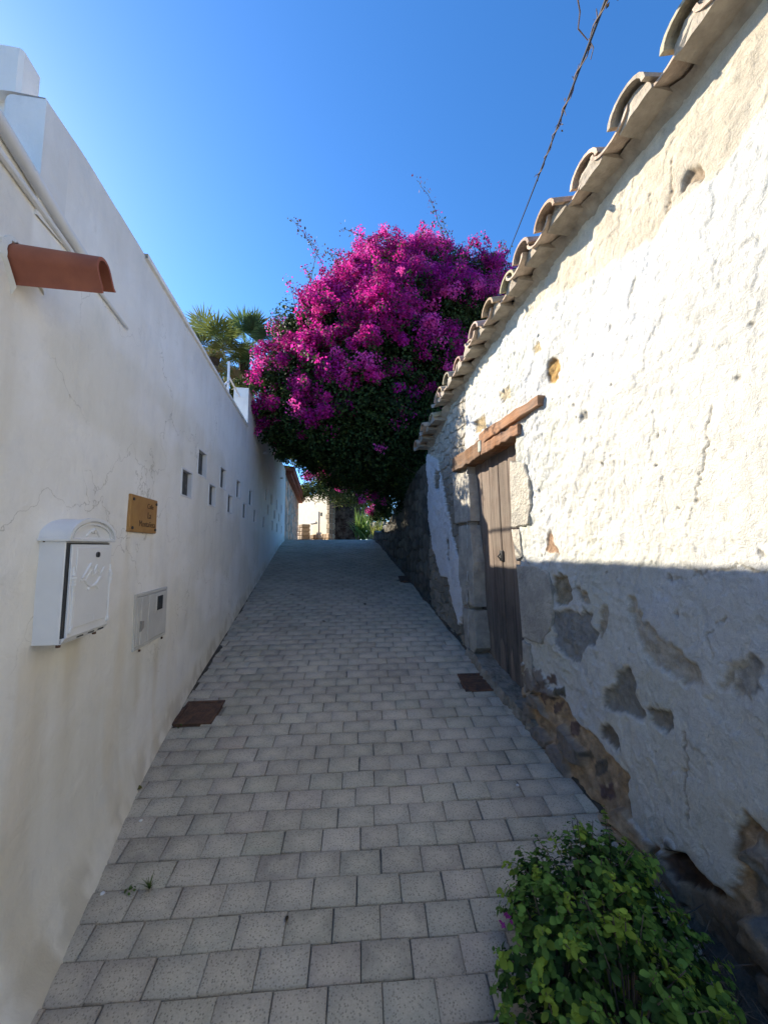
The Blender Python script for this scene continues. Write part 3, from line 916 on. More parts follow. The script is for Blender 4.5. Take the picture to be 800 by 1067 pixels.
# ---- roof of barrel tiles
OV = .165
slope = math.tan(math.radians(17))
TP = .27
V_, F_, C_ = [], [], []
def tile(y, o0, o1, r0, r1, z0, z1, up, tint, th=.019, nseg=9, skew=0.0):
    """barrel tile from the eave end (o0, radius r0) up to o1; up=+1 arches, -1 is a channel"""
    base = len(V_)
    for (o_, r, z, yy_) in ((o0, r0, z0, y), (o1, r1, z1, y + skew)):
        for rr in (r, r - th):
            for k in range(nseg + 1):
                a = math.pi * k / nseg
                p = RW(yy_ + rr * math.cos(a) , z + up * (rr * math.sin(a) * (.80 if up > 0 else .58)) , o_)
                V_.append(p); C_.append(tint)
    n = nseg + 1
    A, B, A2, B2 = base, base + n, base + 2 * n, base + 3 * n
    for k in range(nseg):
        F_.append((A + k, A + k + 1, A2 + k + 1, A2 + k)); F_.append((B + k, B2 + k, B2 + k + 1, B + k + 1))
        F_.append((A + k, B + k, B + k + 1, A + k + 1)); F_.append((A2 + k, A2 + k + 1, B2 + k + 1, B2 + k))
    for k in (0, nseg):
        F_.append((A + k, A2 + k, B2 + k, B + k))
PLUG = []
r_ = np.random.default_rng(23)
TY = [1.23 + TP * k for k in range(-23, 12)] + [4.33 + .25 * k for k in range(0, 5)]
for y in TY:
    e0 = float(eave(y)) + .085
    PLUG.append((y, e0))
    for k in range(6):
        o0 = OV - .36 * k + r_.normal(0, .014); o1 = o0 - .43
        z0 = e0 + (OV - o0) * slope; z1 = e0 + (OV - o1) * slope - .012
        tn = r_.uniform(.75, 1.1); tint = tuple(np.array([.58, .43, .30]) * tn * (1 + r_.normal(0, .07, 3)))
        j = r_.normal(0, .014)
        tile(y + j, o0 + .035 * r_.random(), o1, .104, .082, z0 + r_.normal(0, .006), z1, 1, tint, skew=r_.normal(0, .008))
        tn = r_.uniform(.8, 1.1); tint = tuple(np.array([.60, .47, .36]) * tn)
        tile(y + TP / 2 + j, o0 - .02 + .02 * r_.random(), o1, .118, .098, z0 + .035, z1 + .04, -1, tint, skew=r_.normal(0, .008))
roof = np_mesh('roof', np.array([tuple(v) for v in V_]), np.array(F_), MAT['old_tile'], house, color=np.array(C_))
roof.data.polygons.foreach_set('use_smooth', np.ones(len(roof.data.polygons), bool))
try: roof.data.set_sharp_from_angle(angle=math.radians(45))
except Exception: pass
m = MB(lambda y, o_, z: RW(y, z, o_))
yy3 = np.linspace(RY0, RY1, 320)
for a, b in zip(yy3[:-1], yy3[1:]):
    za, zb = float(eave(a)), float(eave(b))
    la, lb = (float(.035 * vnoise(np.array(q * 9.0), np.array(1.0), 5) + .02 * vnoise(np.array(q * 31.0), np.array(2.0), 6)) for q in (a, b))
    P = [(a, -.03, za - .0), (b, -.03, zb - .0), (b, .012 + lb * 1.3, zb + .075), (a, .012 + la * 1.3, za + .075), (a, -2.6, za + .05 + 2.6 * slope), (b, -2.6, zb + .05 + 2.6 * slope), (a, -.05, za - .03), (b, -.05, zb - .03)]
    m.add(P, [(6, 7, 1, 0), (0, 1, 2, 3), (3, 2, 5, 4)])
for y, e0 in PLUG:
    o1 = OV - .012 - .02 * r_.random(); n = 9
    ring = [(y + .088 * math.cos(a), e0 - .012 + .066 * math.sin(a)) for a in np.linspace(0, math.pi, n)]
    ring += [(y - .088 + .176 * q / 5, e0 - .022 - .012 * r_.random()) for q in range(6)]
    m.add([(a, o1 - .25, b) for a, b in ring] + [(a, o1 + .012 * (r_.random() - .5), b) for a, b in ring] + [(y, o1 + .006, e0 + .02)],
          [(i, (i + 1) % len(ring), len(ring) + (i + 1) % len(ring), len(ring) + i) for i in range(len(ring))] + [(len(ring) + i, len(ring) + (i + 1) % len(ring), 2 * len(ring)) for i in range(len(ring))])
m.build('roof_mortar', MAT['mortar'], roof)

# ---- lintel, jamb stones, door, threshold
def rbox(m, y0, y1, o0, o1, z0, z1, c=.006): m.box((y0, o0, z0), (y1, o1, z1), c)
R_ = lambda y, o_, z: RW(y, z, o_)
m = MB(R_); m.cur = (1, 1, 1)
def beam(y0, y1, z0, z1, o1, cur, seed, taper=.0):
    rr = random.Random(seed); m.cur = cur; n = 14; P = []; F = []
    for i in range(n):
        f = i / (n - 1); y = y0 + (y1 - y0) * f; w = .010
        zt = z1 - taper * (1 - f) + rr.uniform(-w, w) * .8; zl = z0 + taper * .5 * (1 - f) + rr.uniform(-w, w) * .8; oo = o1 + rr.uniform(-w, w) * .7
        P += [(y, -.2, zl), (y, oo - .004, zl), (y, oo, zl + .005), (y, oo - .001, zt - .005), (y, oo - .005, zt), (y, -.2, zt)]
    for i in range(n - 1):
        for k in range(6): F.append((i * 6 + k, i * 6 + (k + 1) % 6, i * 6 + 6 + (k + 1) % 6, i * 6 + 6 + k))
    F += [tuple(range(6)), tuple(range((n - 1) * 6, n * 6))]
    m.add(P, F)
beam(2.46, 3.42, E + .918, E + 1.025, .052, (1, .95, .9), 3, .022)
beam(2.74, 3.40, E + .82, E + .914, .047, (.85, .78, .72), 4, .012)
beam(3.405, 4.16, E + .815, E + .965, .05, (.55, .55, .52), 5, .0)
lint = m.build('lintel', MAT['beam_wood'], house, color=True)
m = MB(R_); rbox(m, 3.375, 3.435, .04, .058, E + .85, E + .955, .006)
m.build('patch_plate', simple('pale_green_patch', (.38, .42, .36), .8, .4), lint)

def jamb(px, th, seed, tone=1.0):
    pts = [on_right(*p) for p in px]
    rr = random.Random(seed); m = MB(R_); th += .010
    dense = []
    for i, p in enumerate(pts):
        q = pts[(i + 1) % len(pts)]
        for k in range(4):
            f = k / 4
            dense.append((p[0] * (1 - f) + q[0] * f + rr.uniform(-.006, .006), p[1] * (1 - f) + q[1] * f + rr.uniform(-.006, .006)))
    cy = sum(p[0] for p in dense) / len(dense); cz = sum(p[1] for p in dense) / len(dense)
    n = len(dense)
    P = [(y, -.2, z) for y, z in dense] + [(y, th - .006, z) for y, z in dense] + [(cy + (y - cy) * .95, th, cz + (z - cz) * .97) for y, z in dense] + [(cy, th + .004, cz)]
    F = []
    for i in range(n):
        j = (i + 1) % n
        F += [(i, j, n + j, n + i), (n + i, n + j, 2 * n + j, 2 * n + i), (2 * n + i, 2 * n + j, 3 * n)]
    m.add(P, F)
    m.build('jamb_stone', MAT['stone_block'], house)
jamb([(533, 481), (548, 483), (553, 500), (555, 525), (552, 546), (535, 550)], .012, 1)
jamb([(535, 552), (543, 552), (546, 580), (540, 585)], .010, 6)
jamb([(540, 589), (560, 590), (574, 597), (577, 625), (576, 655), (566, 672), (546, 664)], .012, 2)
jamb([(546, 667), (554, 672), (556, 690), (559, 715), (553, 728), (549, 722)], .012, 3)
jamb([(471, 492), (488, 494), (490, 543), (474, 546)], -.004, 4)
jamb([(478, 549), (490, 547), (493, 585), (494, 632), (482, 630), (478, 600)], -.003, 5)
jamb([(482, 633), (494, 636), (497, 676), (491, 684), (485, 672)], -.001, 7)

door = thing('door', RW(3.3, g(3.3), -.1), None, None)
door.parent = house; door.location = RW(3.3, g(3.3), -.1) - house.location
edges = [2.78, 2.98, 3.15, 3.335, 3.52, 3.70, 3.88]
rr = random.Random(5)
for leaf in (0, 1):
    m = MB(R_)
    for a, b in list(zip(edges[:-1], edges[1:]))[leaf * 3:leaf * 3 + 3]:
        zb = g((a + b) / 2) + .05 + rr.uniform(-.02, .04)
        d0 = -.135 + rr.uniform(-.006, .006); k = .82 + .3 * rr.random()
        m.cur = (k, k * .97, k * .93)
        n = 10
        for i in range(1):
            P = []
            zs = np.linspace(zb, LZ0 + .05, n)
            lean = .05
            for z in zs:
                f = (z - zb) / (LZ0 - zb)
                o_ = d0 + lean * f
                P += [(a + .004, o_ - .03, z), (a + .004, o_, z), (a + .012, o_ + .004, z), (b - .012, o_ + .004, z), (b - .004, o_, z), (b - .004, o_ - .03, z)]
            F = []
            for q in range(n - 1):
                for s_ in range(6):
                    F.append((q * 6 + s_, q * 6 + (s_ + 1) % 6, (q + 1) * 6 + (s_ + 1) % 6, (q + 1) * 6 + s_))
            F += [tuple(range(6)), tuple(range((n - 1) * 6, n * 6))]
            c0_ = len(m.c); m.add(P, F)
            for q_, p_z in enumerate(P):
                f = (p_z[2] - zb) / (LZ0 - zb); gk = max(0.0, min(1.0, (.52 - f) / .3))
                m.c[c0_ + q_] = (k * (1 - .42 * gk), k * (1 - .30 * gk), k * (1 - .18 * gk))
            # ragged greyed foot
            m.cur = (1.25, 1.3, 1.35)
            h_ = .22 + .2 * rr.random()
            if rr.random() < .75:
                w0 = a + .02 + .05 * rr.random(); w1 = b - .02 - .05 * rr.random()
                m.add([(w0, d0 + .007, zb + .01), (w1, d0 + .007, zb + .01), (w1 - .01, d0 + .012, zb + h_ * .8), (w0 + .03, d0 + .012, zb + h_),
                       (w0, d0 - .01, zb + .01), (w1, d0 - .01, zb + .01), (w1 - .01, d0 - .01, zb + h_ * .8), (w0 + .03, d0 - .01, zb + h_)],
                      [(0, 1, 2, 3), (0, 1, 5, 4), (1, 2, 6, 5), (2, 3, 7, 6), (3, 0, 4, 7)])
    m.build('door_leaf', MAT['door_wood'], door, color=True)
m = MB(R_); m.box((2.78, -.30, g(2.8)), (3.9, -.185, LZ0 + .1)); m.build('backing', MAT['plain_dark'], door)
m = MB(R_); m.box((3.30, -.12, E - .12), (3.36, -.085, E - .03), .006); m.tube([(3.33, -.09, E - .05), (3.33, -.06, E - .08), (3.33, -.085, E - .11)], .006, 6)
m.build('latch', MAT['iron'], door)
# threshold slab, worn
m = MB(R_)
ths0 = [(2.52, .01), (2.64, .035), (2.8, .06), (2.95, .045), (3.1, .06), (3.25, .04), (3.4, .05), (3.6, .03), (3.75, .04), (3.88, .03)]
rr = np.random.default_rng(12)
ths = [(y, max(.004, .028 + .07 * float(fbm(np.array(y * 4.0), np.array(1.0), 3, 4) - .35) + .01 * rr.normal()) * min(1, (y - 2.66) / .12)) for y in np.linspace(2.67, 3.88, 46)]
P = []; n = len(ths)
for y, w in ths:
    z = g(y) + .03 + .05 * float(fbm(np.array(y * 5.0), np.array(7.0), 8, 4)) + .004 * rr.normal()
    P += [(y, -.25, z + .015), (y, w * .75, z + .008), (y, w, z - .02), (y, w + .015, g(y) - .05)]
F = []
for i in range(n - 1):
    for k in range(3): F.append((i * 4 + k, i * 4 + k + 1, i * 4 + 5 + k, i * 4 + 4 + k))
F += [(0, 1, 2, 3), tuple((n - 1) * 4 + k for k in range(4))]
m.add(P, F); m.build('threshold', MAT['curb'], house)

# ================================================================== things on the left wall
def wall_frame(y, z):
    P0 = LW(y, z, float(lw_off(np.array(y), np.array(z))))
    return lambda u, o_, h: P0 + lu * u + ln * o_ + Vector((0, 0, h))

# red clay spout: one arched roof tile sticking out of the wall
ys_, zs_ = on_left(18, 272)
fr = wall_frame(ys_, zs_)
m = MB(fr)
prof = []
W_, Hh, th = .052, .125, .012
ns = 16
outer = [(-W_ - .008, -.070), (-W_, -.055)] + [(-W_ * math.cos(a), .0 + .052 * math.sin(a)) for a in np.linspace(0, math.pi, ns)] + [(W_, -.055), (W_ + .008, -.070)]
inner = [(-W_ + th - .006, -.070), (-W_ + th, -.052)] + [(-(W_ - th) * math.cos(a), .0 + (.052 - th) * math.sin(a)) for a in np.linspace(0, math.pi, ns)] + [(W_ - th, -.052), (W_ - th + .006, -.070)]
ROT = math.radians(36)
def turn(ps): return [(u * math.cos(ROT) - h * math.sin(ROT), u * math.sin(ROT) + h * math.cos(ROT)) for u, h in ps]
outer, inner = turn(outer), turn(inner)
n = len(outer)
P = []
stations = np.linspace(-.03, .272, 8)
for o_ in stations:
    s_ = 1.0 - .10 * (o_ / .27)
    dr = -.03 * o_
    P += [(u * s_, o_, h * s_ + dr) for u, h in outer] + [(u * s_, o_, h * s_ + dr) for u, h in inner]
F = []
for i in range(len(stations) - 1):
    A = i * 2 * n; B = (i + 1) * 2 * n
    for k in range(n - 1):
        F.append((A + k, A + k + 1, B + k + 1, B + k)); F.append((A + n + k, B + n + k, B + n + k + 1, A + n + k + 1))
    F.append((A, B, B + n, A + n)); F.append((A + n - 1, A + 2 * n - 1, B + 2 * n - 1, B + n - 1))
L = (len(stations) - 1) * 2 * n
for k in range(n - 1):
    F.append((L + k, L + k + 1, L + n + k + 1, L + n + k)); F.append((k, n + k, n + k + 1, k + 1))
m.add(P, F)
o = m.build('clay_spout', MAT['clay'], base=fr(0, 0, 0), smooth=True)
tag(o, 'red clay roof tile sticking out of the white wall as a rain spout', 'spout')
rr = random.Random(4); mc = MB(fr); P = []
k = n
for q, (o_, sc) in enumerate(((-.02, 1.5), (.004, 1.38), (.012, 1.12))):
    P += [(u * sc * (1 + rr.uniform(-.12, .12)), o_, h * sc * (1 + rr.uniform(-.12, .12))) for u, h in outer]
F = []
for q in range(2):
    for i in range(k - 1): F.append((q * k + i, q * k + i + 1, q * k + k + i + 1, q * k + k + i))
mc.add(P, F); mc.cur = (.93, .9, .84); mc.c = [(.93, .9, .84)] * len(mc.v)
mc.build('mortar_collar', MAT['limewash'], o, smooth=True, color=True)

# mailbox
my, mz = 1.44, E - .362
fr = wall_frame(my, mz)
t = thing('mailbox', fr(.15, 0, 0), 'white arched metal mailbox with relief horn on its door hung on the white wall', 'mailbox')
BW, BH, BD = .298, .392, .088
m = MB(fr); m.box((0, -.01, 0), (BW, BD, BH), .003); m.build('body', MAT['white_metal'], t)
# hood: barrel vault with overhang and moulded front arch
def arc(w, h, n=18, c=BW / 2): return [(c - w * math.cos(a), h * math.sin(a)) for a in np.linspace(0, math.pi, n)]
m = MB(fr)
def vault(w, h, o0, o1, th, z0):
    A = arc(w, h); B = arc(w - th, h - th); n = len(A)
    P = [(u, o0, z0 + q) for u, q in A] + [(u, o0, z0 + q) for u, q in B] + [(u, o1, z0 + q) for u, q in A] + [(u, o1, z0 + q) for u, q in B]
    F = []
    for k in range(n - 1):
        F += [(k, k + 1, 2 * n + k + 1, 2 * n + k), (n + k, 3 * n + k, 3 * n + k + 1, n + k + 1), (k, n + k, n + k + 1, k + 1), (2 * n + k, 2 * n + k + 1, 3 * n + k + 1, 3 * n + k)]
    F += [(0, 2 * n, 3 * n, n), (n - 1, 2 * n - 1, 4 * n - 1, 3 * n - 1)]
    m.add(P, F)
HZ = BH + .002
m.box((-.014, -.01, HZ - .010), (BW + .014, BD + .022, HZ + .002), .002)
vault(BW / 2 + .010, .082, -.01, BD + .018, .006, HZ)
vault(BW / 2 + .016, .088, BD + .012, BD + .024, .014, HZ)
vault(BW / 2 - .010, .066, BD + .010, BD + .020, .008, HZ)
hood = m.build('hood', MAT['white_metal'], t, smooth=True)
m = MB(fr)
A = arc(BW / 2 + .004, .076)
m.prism(A, lambda u, q: (u, BD + .002, HZ + q), lambda u, q: (u, BD + .012, HZ + q))
for s_ in (-1, 1):
    m.tube([(BW / 2 + s_ * q, BD + .014, HZ + .022 + .012 * math.sin(q * 90)) for q in np.linspace(.004, .05, 8)], [.005, .006, .006, .005, .005, .004, .004, .002], 6)
m.tube([(BW / 2 - .022, BD + .014, HZ + .03), (BW / 2, BD + .018, HZ + .042), (BW / 2 + .022, BD + .014, HZ + .03)], .006, 6)
m.build('tympanum', MAT['white_metal'], hood, smooth=True)
# door, standing a crack open along its near edge
m = MB(fr)
DX0, DX1 = .014, BW - .004
m.box((DX0, BD + .007, .022), (DX1, BD + .017, BH - .020), .002)
m.box((DX0 + .026, BD + .016, .052), (DX1 - .022, BD + .021, BH - .032), .002)
dr = m.build('door', MAT['white_metal'], t)
m = MB(fr); m.box((.004, BD - .001, .004), (BW - .004, BD + .0062, BH - .014)); m.build('shadow_gap', MAT['iron'], dr)  # dark sheet standing in for the shade between body and door
# side columns
for u in (DX0 + .014, DX1 - .010):
    m = MB(fr)
    m.tube([(u, BD + .019, .05), (u, BD + .019, .235)], .005, 8)
    m.box((u - .009, BD + .014, .036), (u + .009, BD + .026, .058), .003)
    for z, r in ((.205, .008), (.218, .011), (.231, .009), (.243, .012), (.256, .007)):
        m.tube([(u, BD + .020, z - .005), (u, BD + .020, z + .005)], r, 8)
    m.tube([(u, BD + .019, .25), (u, BD + .019, .285)], [.006, .003], 8)
    m.build('column', MAT['white_metal'], dr, smooth=True)
# relief: crossed ribbons with a curled horn
m = MB(fr); cu, cz, oo = BW / 2 + .004, .235, BD + .0215
def rel(pts, r): m.tube([(cu + a, oo, cz + b) for a, b in pts], r, 6)
rel([(-.085, -.005), (-.06, -.005), (-.045, -.020), (-.02, -.033), (.005, -.034), (.03, -.022), (.045, -.004), (.06, .004)], [.004, .0035, .005, .006, .006, .006, .006, .004])
rel([(-.075, .004), (-.03, .052), (-.022, .060)], [.004, .006, .003]); rel([(-.022, .058), (.0, .022), (.022, .052)], .0045)
rel([(.022, .052), (.05, .012), (.078, .04)], [.004, .005, .003]); rel([(-.06, -.01), (-.01, .035)], .003); rel([(.06, -.006), (.012, .035)], .003)
rel([(-.035, -.045), (-.015, -.032)], .005); rel([(.04, -.048), (.018, -.032)], .005)
rel([(-.018, .03), (-.006, .012), (.008, .012), (.018, .03)], .004)
m.build('horn_relief', MAT['white_metal'], dr, smooth=True)
m = MB(fr); m.tube([(BW / 2 + .025, BD + .018, BH - .062), (BW / 2 + .025, BD + .027, BH - .062)], .0115, 14)
lk = m.build('lock', simple('lock_nickel', (.16, .16, .16), .35, .2, metal=.8), dr, smooth=True)
m = MB(fr); m.box((BW / 2 + .023, BD + .0265, BH - .070), (BW / 2 + .027, BD + .0278, BH - .055)); m.build('keyhole', MAT['plain_dark'], lk)
m = MB(fr); m.box((BW / 2 - .05, BD + .0205, .087), (BW / 2 + .03, BD + .0222, .089)); m.box((BW / 2 + .028, BD + .0205, .06), (BW / 2 + .030, BD + .0222, .089)); m.build('name_slot', MAT['white_metal'], dr)
m = MB(fr)
m.prism([(.004, .0), (BW - .004, .0), (BW - .004, .022), (.004, .022)], lambda u, z: (u, BD - .001, z), lambda u, z: (u, BD + (.004 if z < .01 else .018), z + .001))
m.build('bottom_ledge', MAT['white_metal'], t)
for u in (.09, .165, .235):
    m = MB(fr); m.box((u, BD + .0085, .008), (u + .038, BD + .0132, .0125)); m.build('slot', MAT['iron'], t)
for u, o_, z in ((.010, BD - .006, -.004), (BW - .05, BD - .01, -.006), (.006, .014, BH - .006)):
    m = MB(fr); m.tube([(u, o_, z - .006), (u, o_, z + .006)], .0075, 8); m.build('screw', MAT['rust'], t)

# wooden plaque
y0, zb_ = 2.078, E + .083
fr = wall_frame(y0, zb_)
PW, PH = .345, .208
t = thing('street_plaque', fr(PW / 2, 0, 0), 'small square wooden street name plaque with burnt lettering on the white wall', 'sign')
m = MB(fr); m.box((0, -.005, 0), (PW, .016, PH), .004)
m.build('board', MAT['plaque'], t)
for u in (.028, PW - .02):
    for h in (.022, PH - .026):
        m = MB(fr); m.tube([(u, .014, h), (u, .021, h)], .0085, 10); m.build('screw', MAT['iron'], t)
def lettering(txt, u, h, size, sx, parent, fr, o_=.0166, mat=None, name='lettering'):
    cu_ = bpy.data.curves.new('text', 'FONT'); cu_.body = txt; cu_.size = size; cu_.align_x = 'CENTER'; cu_.align_y = 'CENTER'; cu_.extrude = .0006
    ob = bpy.data.objects.new('text', cu_); col.objects.link(ob)
    dg = bpy.context.evaluated_depsgraph_get(); dg.update()
    me = bpy.data.meshes.new_from_object(ob.evaluated_get(dg))
    bpy.data.objects.remove(ob); bpy.data.curves.remove(cu_)
    off = world_loc(parent)
    for v in me.vertices:
        v.co = fr(u + v.co.x * sx, o_ + v.co.z, h + v.co.y) - off
    me.materials.clear(); me.name = name
    return link_mesh(name, me, mat or MAT['letters'], parent)
lettering('Calle', .245, .158, .042, 1.0, t, fr)
lettering('La', .235, .103, .054, 1.0, t, fr)
lettering('Montañeta', .215, .050, .050, 1.0, t, fr)

# meter cabinet
y0, zb_ = 2.215, E - .588
fr = wall_frame(y0, zb_)
t = thing('meter_cabinet', fr(.22, 0, 0), 'flat cream meter cabinet with a small glass window set low in the white wall', 'meter cabinet')
MW, MH = .452, .318
m = MB(fr); b = .018
m.box((0, -.02, 0), (MW, .010, b), .002); m.box((0, -.02, MH - b), (MW, .010, MH), .002)
m.box((0, -.02, b), (b, .0095, MH - b), .002); m.box((MW - b, -.02, b), (MW, .0095, MH - b), .002)
m.build('frame', MAT['cream_plastic'], t)
m = MB(fr); m.box((b + .003, -.02, b + .003), (.160, .012, MH - b - .003), .003); m.box((.06, .010, .02), (.095, .017, MH - .022), .003)
m.build('side_panel', MAT['cream_plastic'], t)
m = MB(fr); m.box((.166, -.02, b + .003), (MW - b - .003, .014, MH - b - .003), .003)
d = m.build('door', MAT['cream_plastic'], t)
m = MB(fr); m.box((.265, .012, .175), (.372, .0175, .285), .002); m.build('window_frame', MAT['cream_plastic'], d)
m = MB(fr); m.box((.276, .012, .186), (.361, .0185, .274), .001); m.build('window', simple('meter_glass', (.035, .033, .03), .15, .3, spec=.6), d)
m = MB(fr); m.prism([(.055, .10), (.09, .115), (.09, .155), (.055, .16)], lambda u, h: (u, .011, h), lambda u, h: (u, .022, h)); m.build('latch', simple('worn_latch', (.33, .31, .28), .5, .3), t)
for u in (.08, .40):
    m = MB(fr); m.tube([(u, .004, -.012), (u, .012, -.012)], .007, 8); m.build('screw', MAT['rust'], t)

# two little spout stubs high on the far wall
for (px, py), lab in (((274.5, 472), 'short white pipe stub poking from the wall below the bougainvillea, the nearer one'), ((292, 498), 'short white pipe stub poking from the wall under the red cornice, the farther one')):
    y, z = on_left(px, py); fr = wall_frame(y, z)
    m = MB(fr); m.tube([(0, -.02, 0), (0, .07, -.008)], .022, 10)
    o = m.build('pipe_stub', MAT['white'], base=fr(0, 0, 0), smooth=True); tag(o, lab, 'pipe', 'pipe stubs in the left wall')

# railing on the wall by the step up
t = thing('railing', LW(4.75, E + 1.70, -.1), 'thin white metal railing standing on the wall top next to the wall step', 'railing')
m = MB(lambda y, o_, z: LW(y, z, o_)); m.tube([(4.62, -.12, E + 1.69), (4.62, -.12, E + 2.30)], .016, 8); m.build('post', MAT['white_metal'], t, smooth=True)
m = MB(lambda y, o_, z: LW(y, z, o_)); m.tube([(4.62, -.12, E + 2.12), (5.27, -.12, E + 2.12)], .012, 8); m.build('rail', MAT['white_metal'], t, smooth=True)
m = MB(lambda y, o_, z: LW(y, z, o_)); m.tube([(4.62, -.12, E + 2.05), (4.15, -.12, E + 1.71)], .010, 8); m.build('brace', MAT['white_metal'], t, smooth=True)

# ================================================================== leaves
LEAF = (np.array([(0, 0, 0), (.3, .24, .07), (.3, 0, 0), (.3, -.24, .07), (.7, .22, .03), (.7, 0, -.03), (.7, -.22, .03), (1, 0, -.12)], float),
        [(0, 2, 1, 1), ], None)
def template(kind):
    if kind == 'kite':
        return np.array([(0, 0, 0), (.5, .30, .08), (1, 0, -.05), (.5, -.30, .08)], float), np.array([(0, 2, 1), (0, 3, 2)])
    if kind == 'bract':
        return np.array([(0, 0, 0), (.45, .36, .10), (1, 0, .05), (.45, -.36, .10)], float), np.array([(0, 2, 1), (0, 3, 2)])
    if kind == 'round':
        v = [(0, 0, 0), (.18, .22, .05), (.18, 0, .0), (.18, -.22, .05), (.5, .36, .09), (.5, 0, .02), (.5, -.36, .09), (.82, .24, .04), (.82, 0, -.02), (.82, -.24, .04), (1, 0, -.07)]
        f = [(0, 2, 1), (0, 3, 2), (1, 2, 5), (1, 5, 4), (2, 3, 6), (2, 6, 5), (4, 5, 8), (4, 8, 7), (5, 6, 9), (5, 9, 8), (7, 8, 10), (8, 9, 10)]
        return np.array(v, float), np.array(f)
def scatter(name, P, N, size, color, mat, parent=None, base=None, kind='kite', droop=0.0, rng=RNG, smooth=False):
    tv, tf = template(kind)
    n = len(P)
    P = np.asarray(P, float); N = np.asarray(N, float)
    N = N / (np.linalg.norm(N, axis=1, keepdims=True) + 1e-9)
    r = rng.normal(size=(n, 3)); r[:, 2] -= droop
    T = r - (r * N).sum(1, keepdims=True) * N
    T /= np.linalg.norm(T, axis=1, keepdims=True) + 1e-9
    B = np.cross(N, T)
    s = np.asarray(size).reshape(-1, 1, 1)
    V = P[:, None, :] + s * (tv[None, :, 0:1] * T[:, None, :] + tv[None, :, 1:2] * B[:, None, :] + tv[None, :, 2:3] * N[:, None, :])
    k = len(tv)
    F = (tf[None] + (np.arange(n) * k)[:, None, None]).reshape(-1, 3)
    C = np.repeat(np.asarray(color), k, axis=0)
    return np_mesh(name, V.reshape(-1, 3), F, mat, parent, base, smooth, color=C)
def dirs(n, rng=RNG):
    d = rng.normal(size=(n, 3)); return d / np.linalg.norm(d, axis=1, keepdims=True)
def greens(n, a, b, rng=RNG, extra=.15):
    t_ = rng.random((n, 1)) ** 1.3
    return (np.array(a) * (1 - t_) + np.array(b) * t_) * (1 + rng.normal(0, extra, (n, 1))).clip(.4, 1.8)

# ---- bougainvillea arching over the lane
BV = thing('bougainvillea', LW(7.0, g(7), -.5), 'huge magenta bougainvillea arching over the lane from wall to roof', 'bougainvillea')
r_ = np.random.default_rng(31)
# (px, py, depth, radius px, flower weight)
CL = [(300, 385, 6.0, 28, 1.0), (296, 425, 6.0, 24, 1.3), (315, 350, 6.3, 34, 1.0), (345, 345, 6.2, 38, 1.0), (330, 395, 5.9, 40, .9),
      (375, 320, 6.4, 40, 1.0), (405, 298, 6.6, 36, .9), (438, 294, 6.8, 36, .8), (468, 298, 6.8, 32, .8), (500, 300, 6.8, 26, 1.0), (514, 288, 7.0, 16, .9),
      (400, 345, 5.8, 44, 1.0), (375, 375, 5.6, 36, 1.1), (430, 330, 6.2, 44, .9), (470, 335, 6.3, 44, .75), (500, 330, 6.4, 32, .7),
      (420, 380, 5.9, 46, .6), (460, 385, 6.0, 42, .4), (360, 415, 5.7, 40, .8), (400, 425, 5.9, 44, .4), (440, 430, 6.1, 36, .3),
      (315, 435, 5.9, 34, 1.2), (340, 448, 6.0, 36, .7), (385, 460, 6.2, 44, .12), (420, 465, 6.5, 34, .02), (300, 455, 6.3, 20, 1.3), (320, 463, 6.6, 24, .9),
      (355, 476, 6.8, 30, .05), (400, 490, 7.2, 34, .02), (430, 460, 7.0, 30, .02), (422, 500, 7.6, 26, .02), (375, 480, 7.8, 34, .1),
      (350, 400, 7.6, 60, .2), (420, 400, 7.8, 70, .2), (470, 360, 7.8, 50, .4), (400, 330, 7.8, 60, .6), (445, 300, 7.8, 40, .7), (330, 430, 7.6, 40, .2), (440, 480, 8.6, 40, .02), (415, 490, 9.2, 20, .02),
      (500, 360, 7.4, 40, .4), (299, 350, 7.0, 14, .9), (282, 402, 6.2, 13, 1.0), (278, 392, 5.6, 10, 1.0), (267, 402, 5.35, 6, .8), (398, 522, 10.0, 10, .3), (392, 535, 10.6, 8, .3), (402, 530, 9.4, 12, .1), (276, 425, 5.7, 12, .9), (284, 450, 6.0, 14, .8), (296, 470, 6.2, 13, .8), (306, 462, 10.8, 22, .3), (318, 470, 11.2, 18, .4), (330, 455, 9.6, 36, .1), (300, 440, 9.5, 30, .2), (436, 445, 6.0, 22, .02), (432, 478, 6.4, 20, .02), (424, 520, 7.4, 18, .02), (418, 505, 8.6, 14, .02), (408, 500, 7.2, 26, .02), (365, 485, 7.0, 24, .03), (345, 470, 9.0, 40, .05), (375, 495, 9.5, 26, .1), (345, 495, 8.4, 16, .8), (325, 478, 7.6, 18, .2)]
LP, LN, LC, LS = [], [], [], []
FP, FN, FC, FS = [], [], [], []
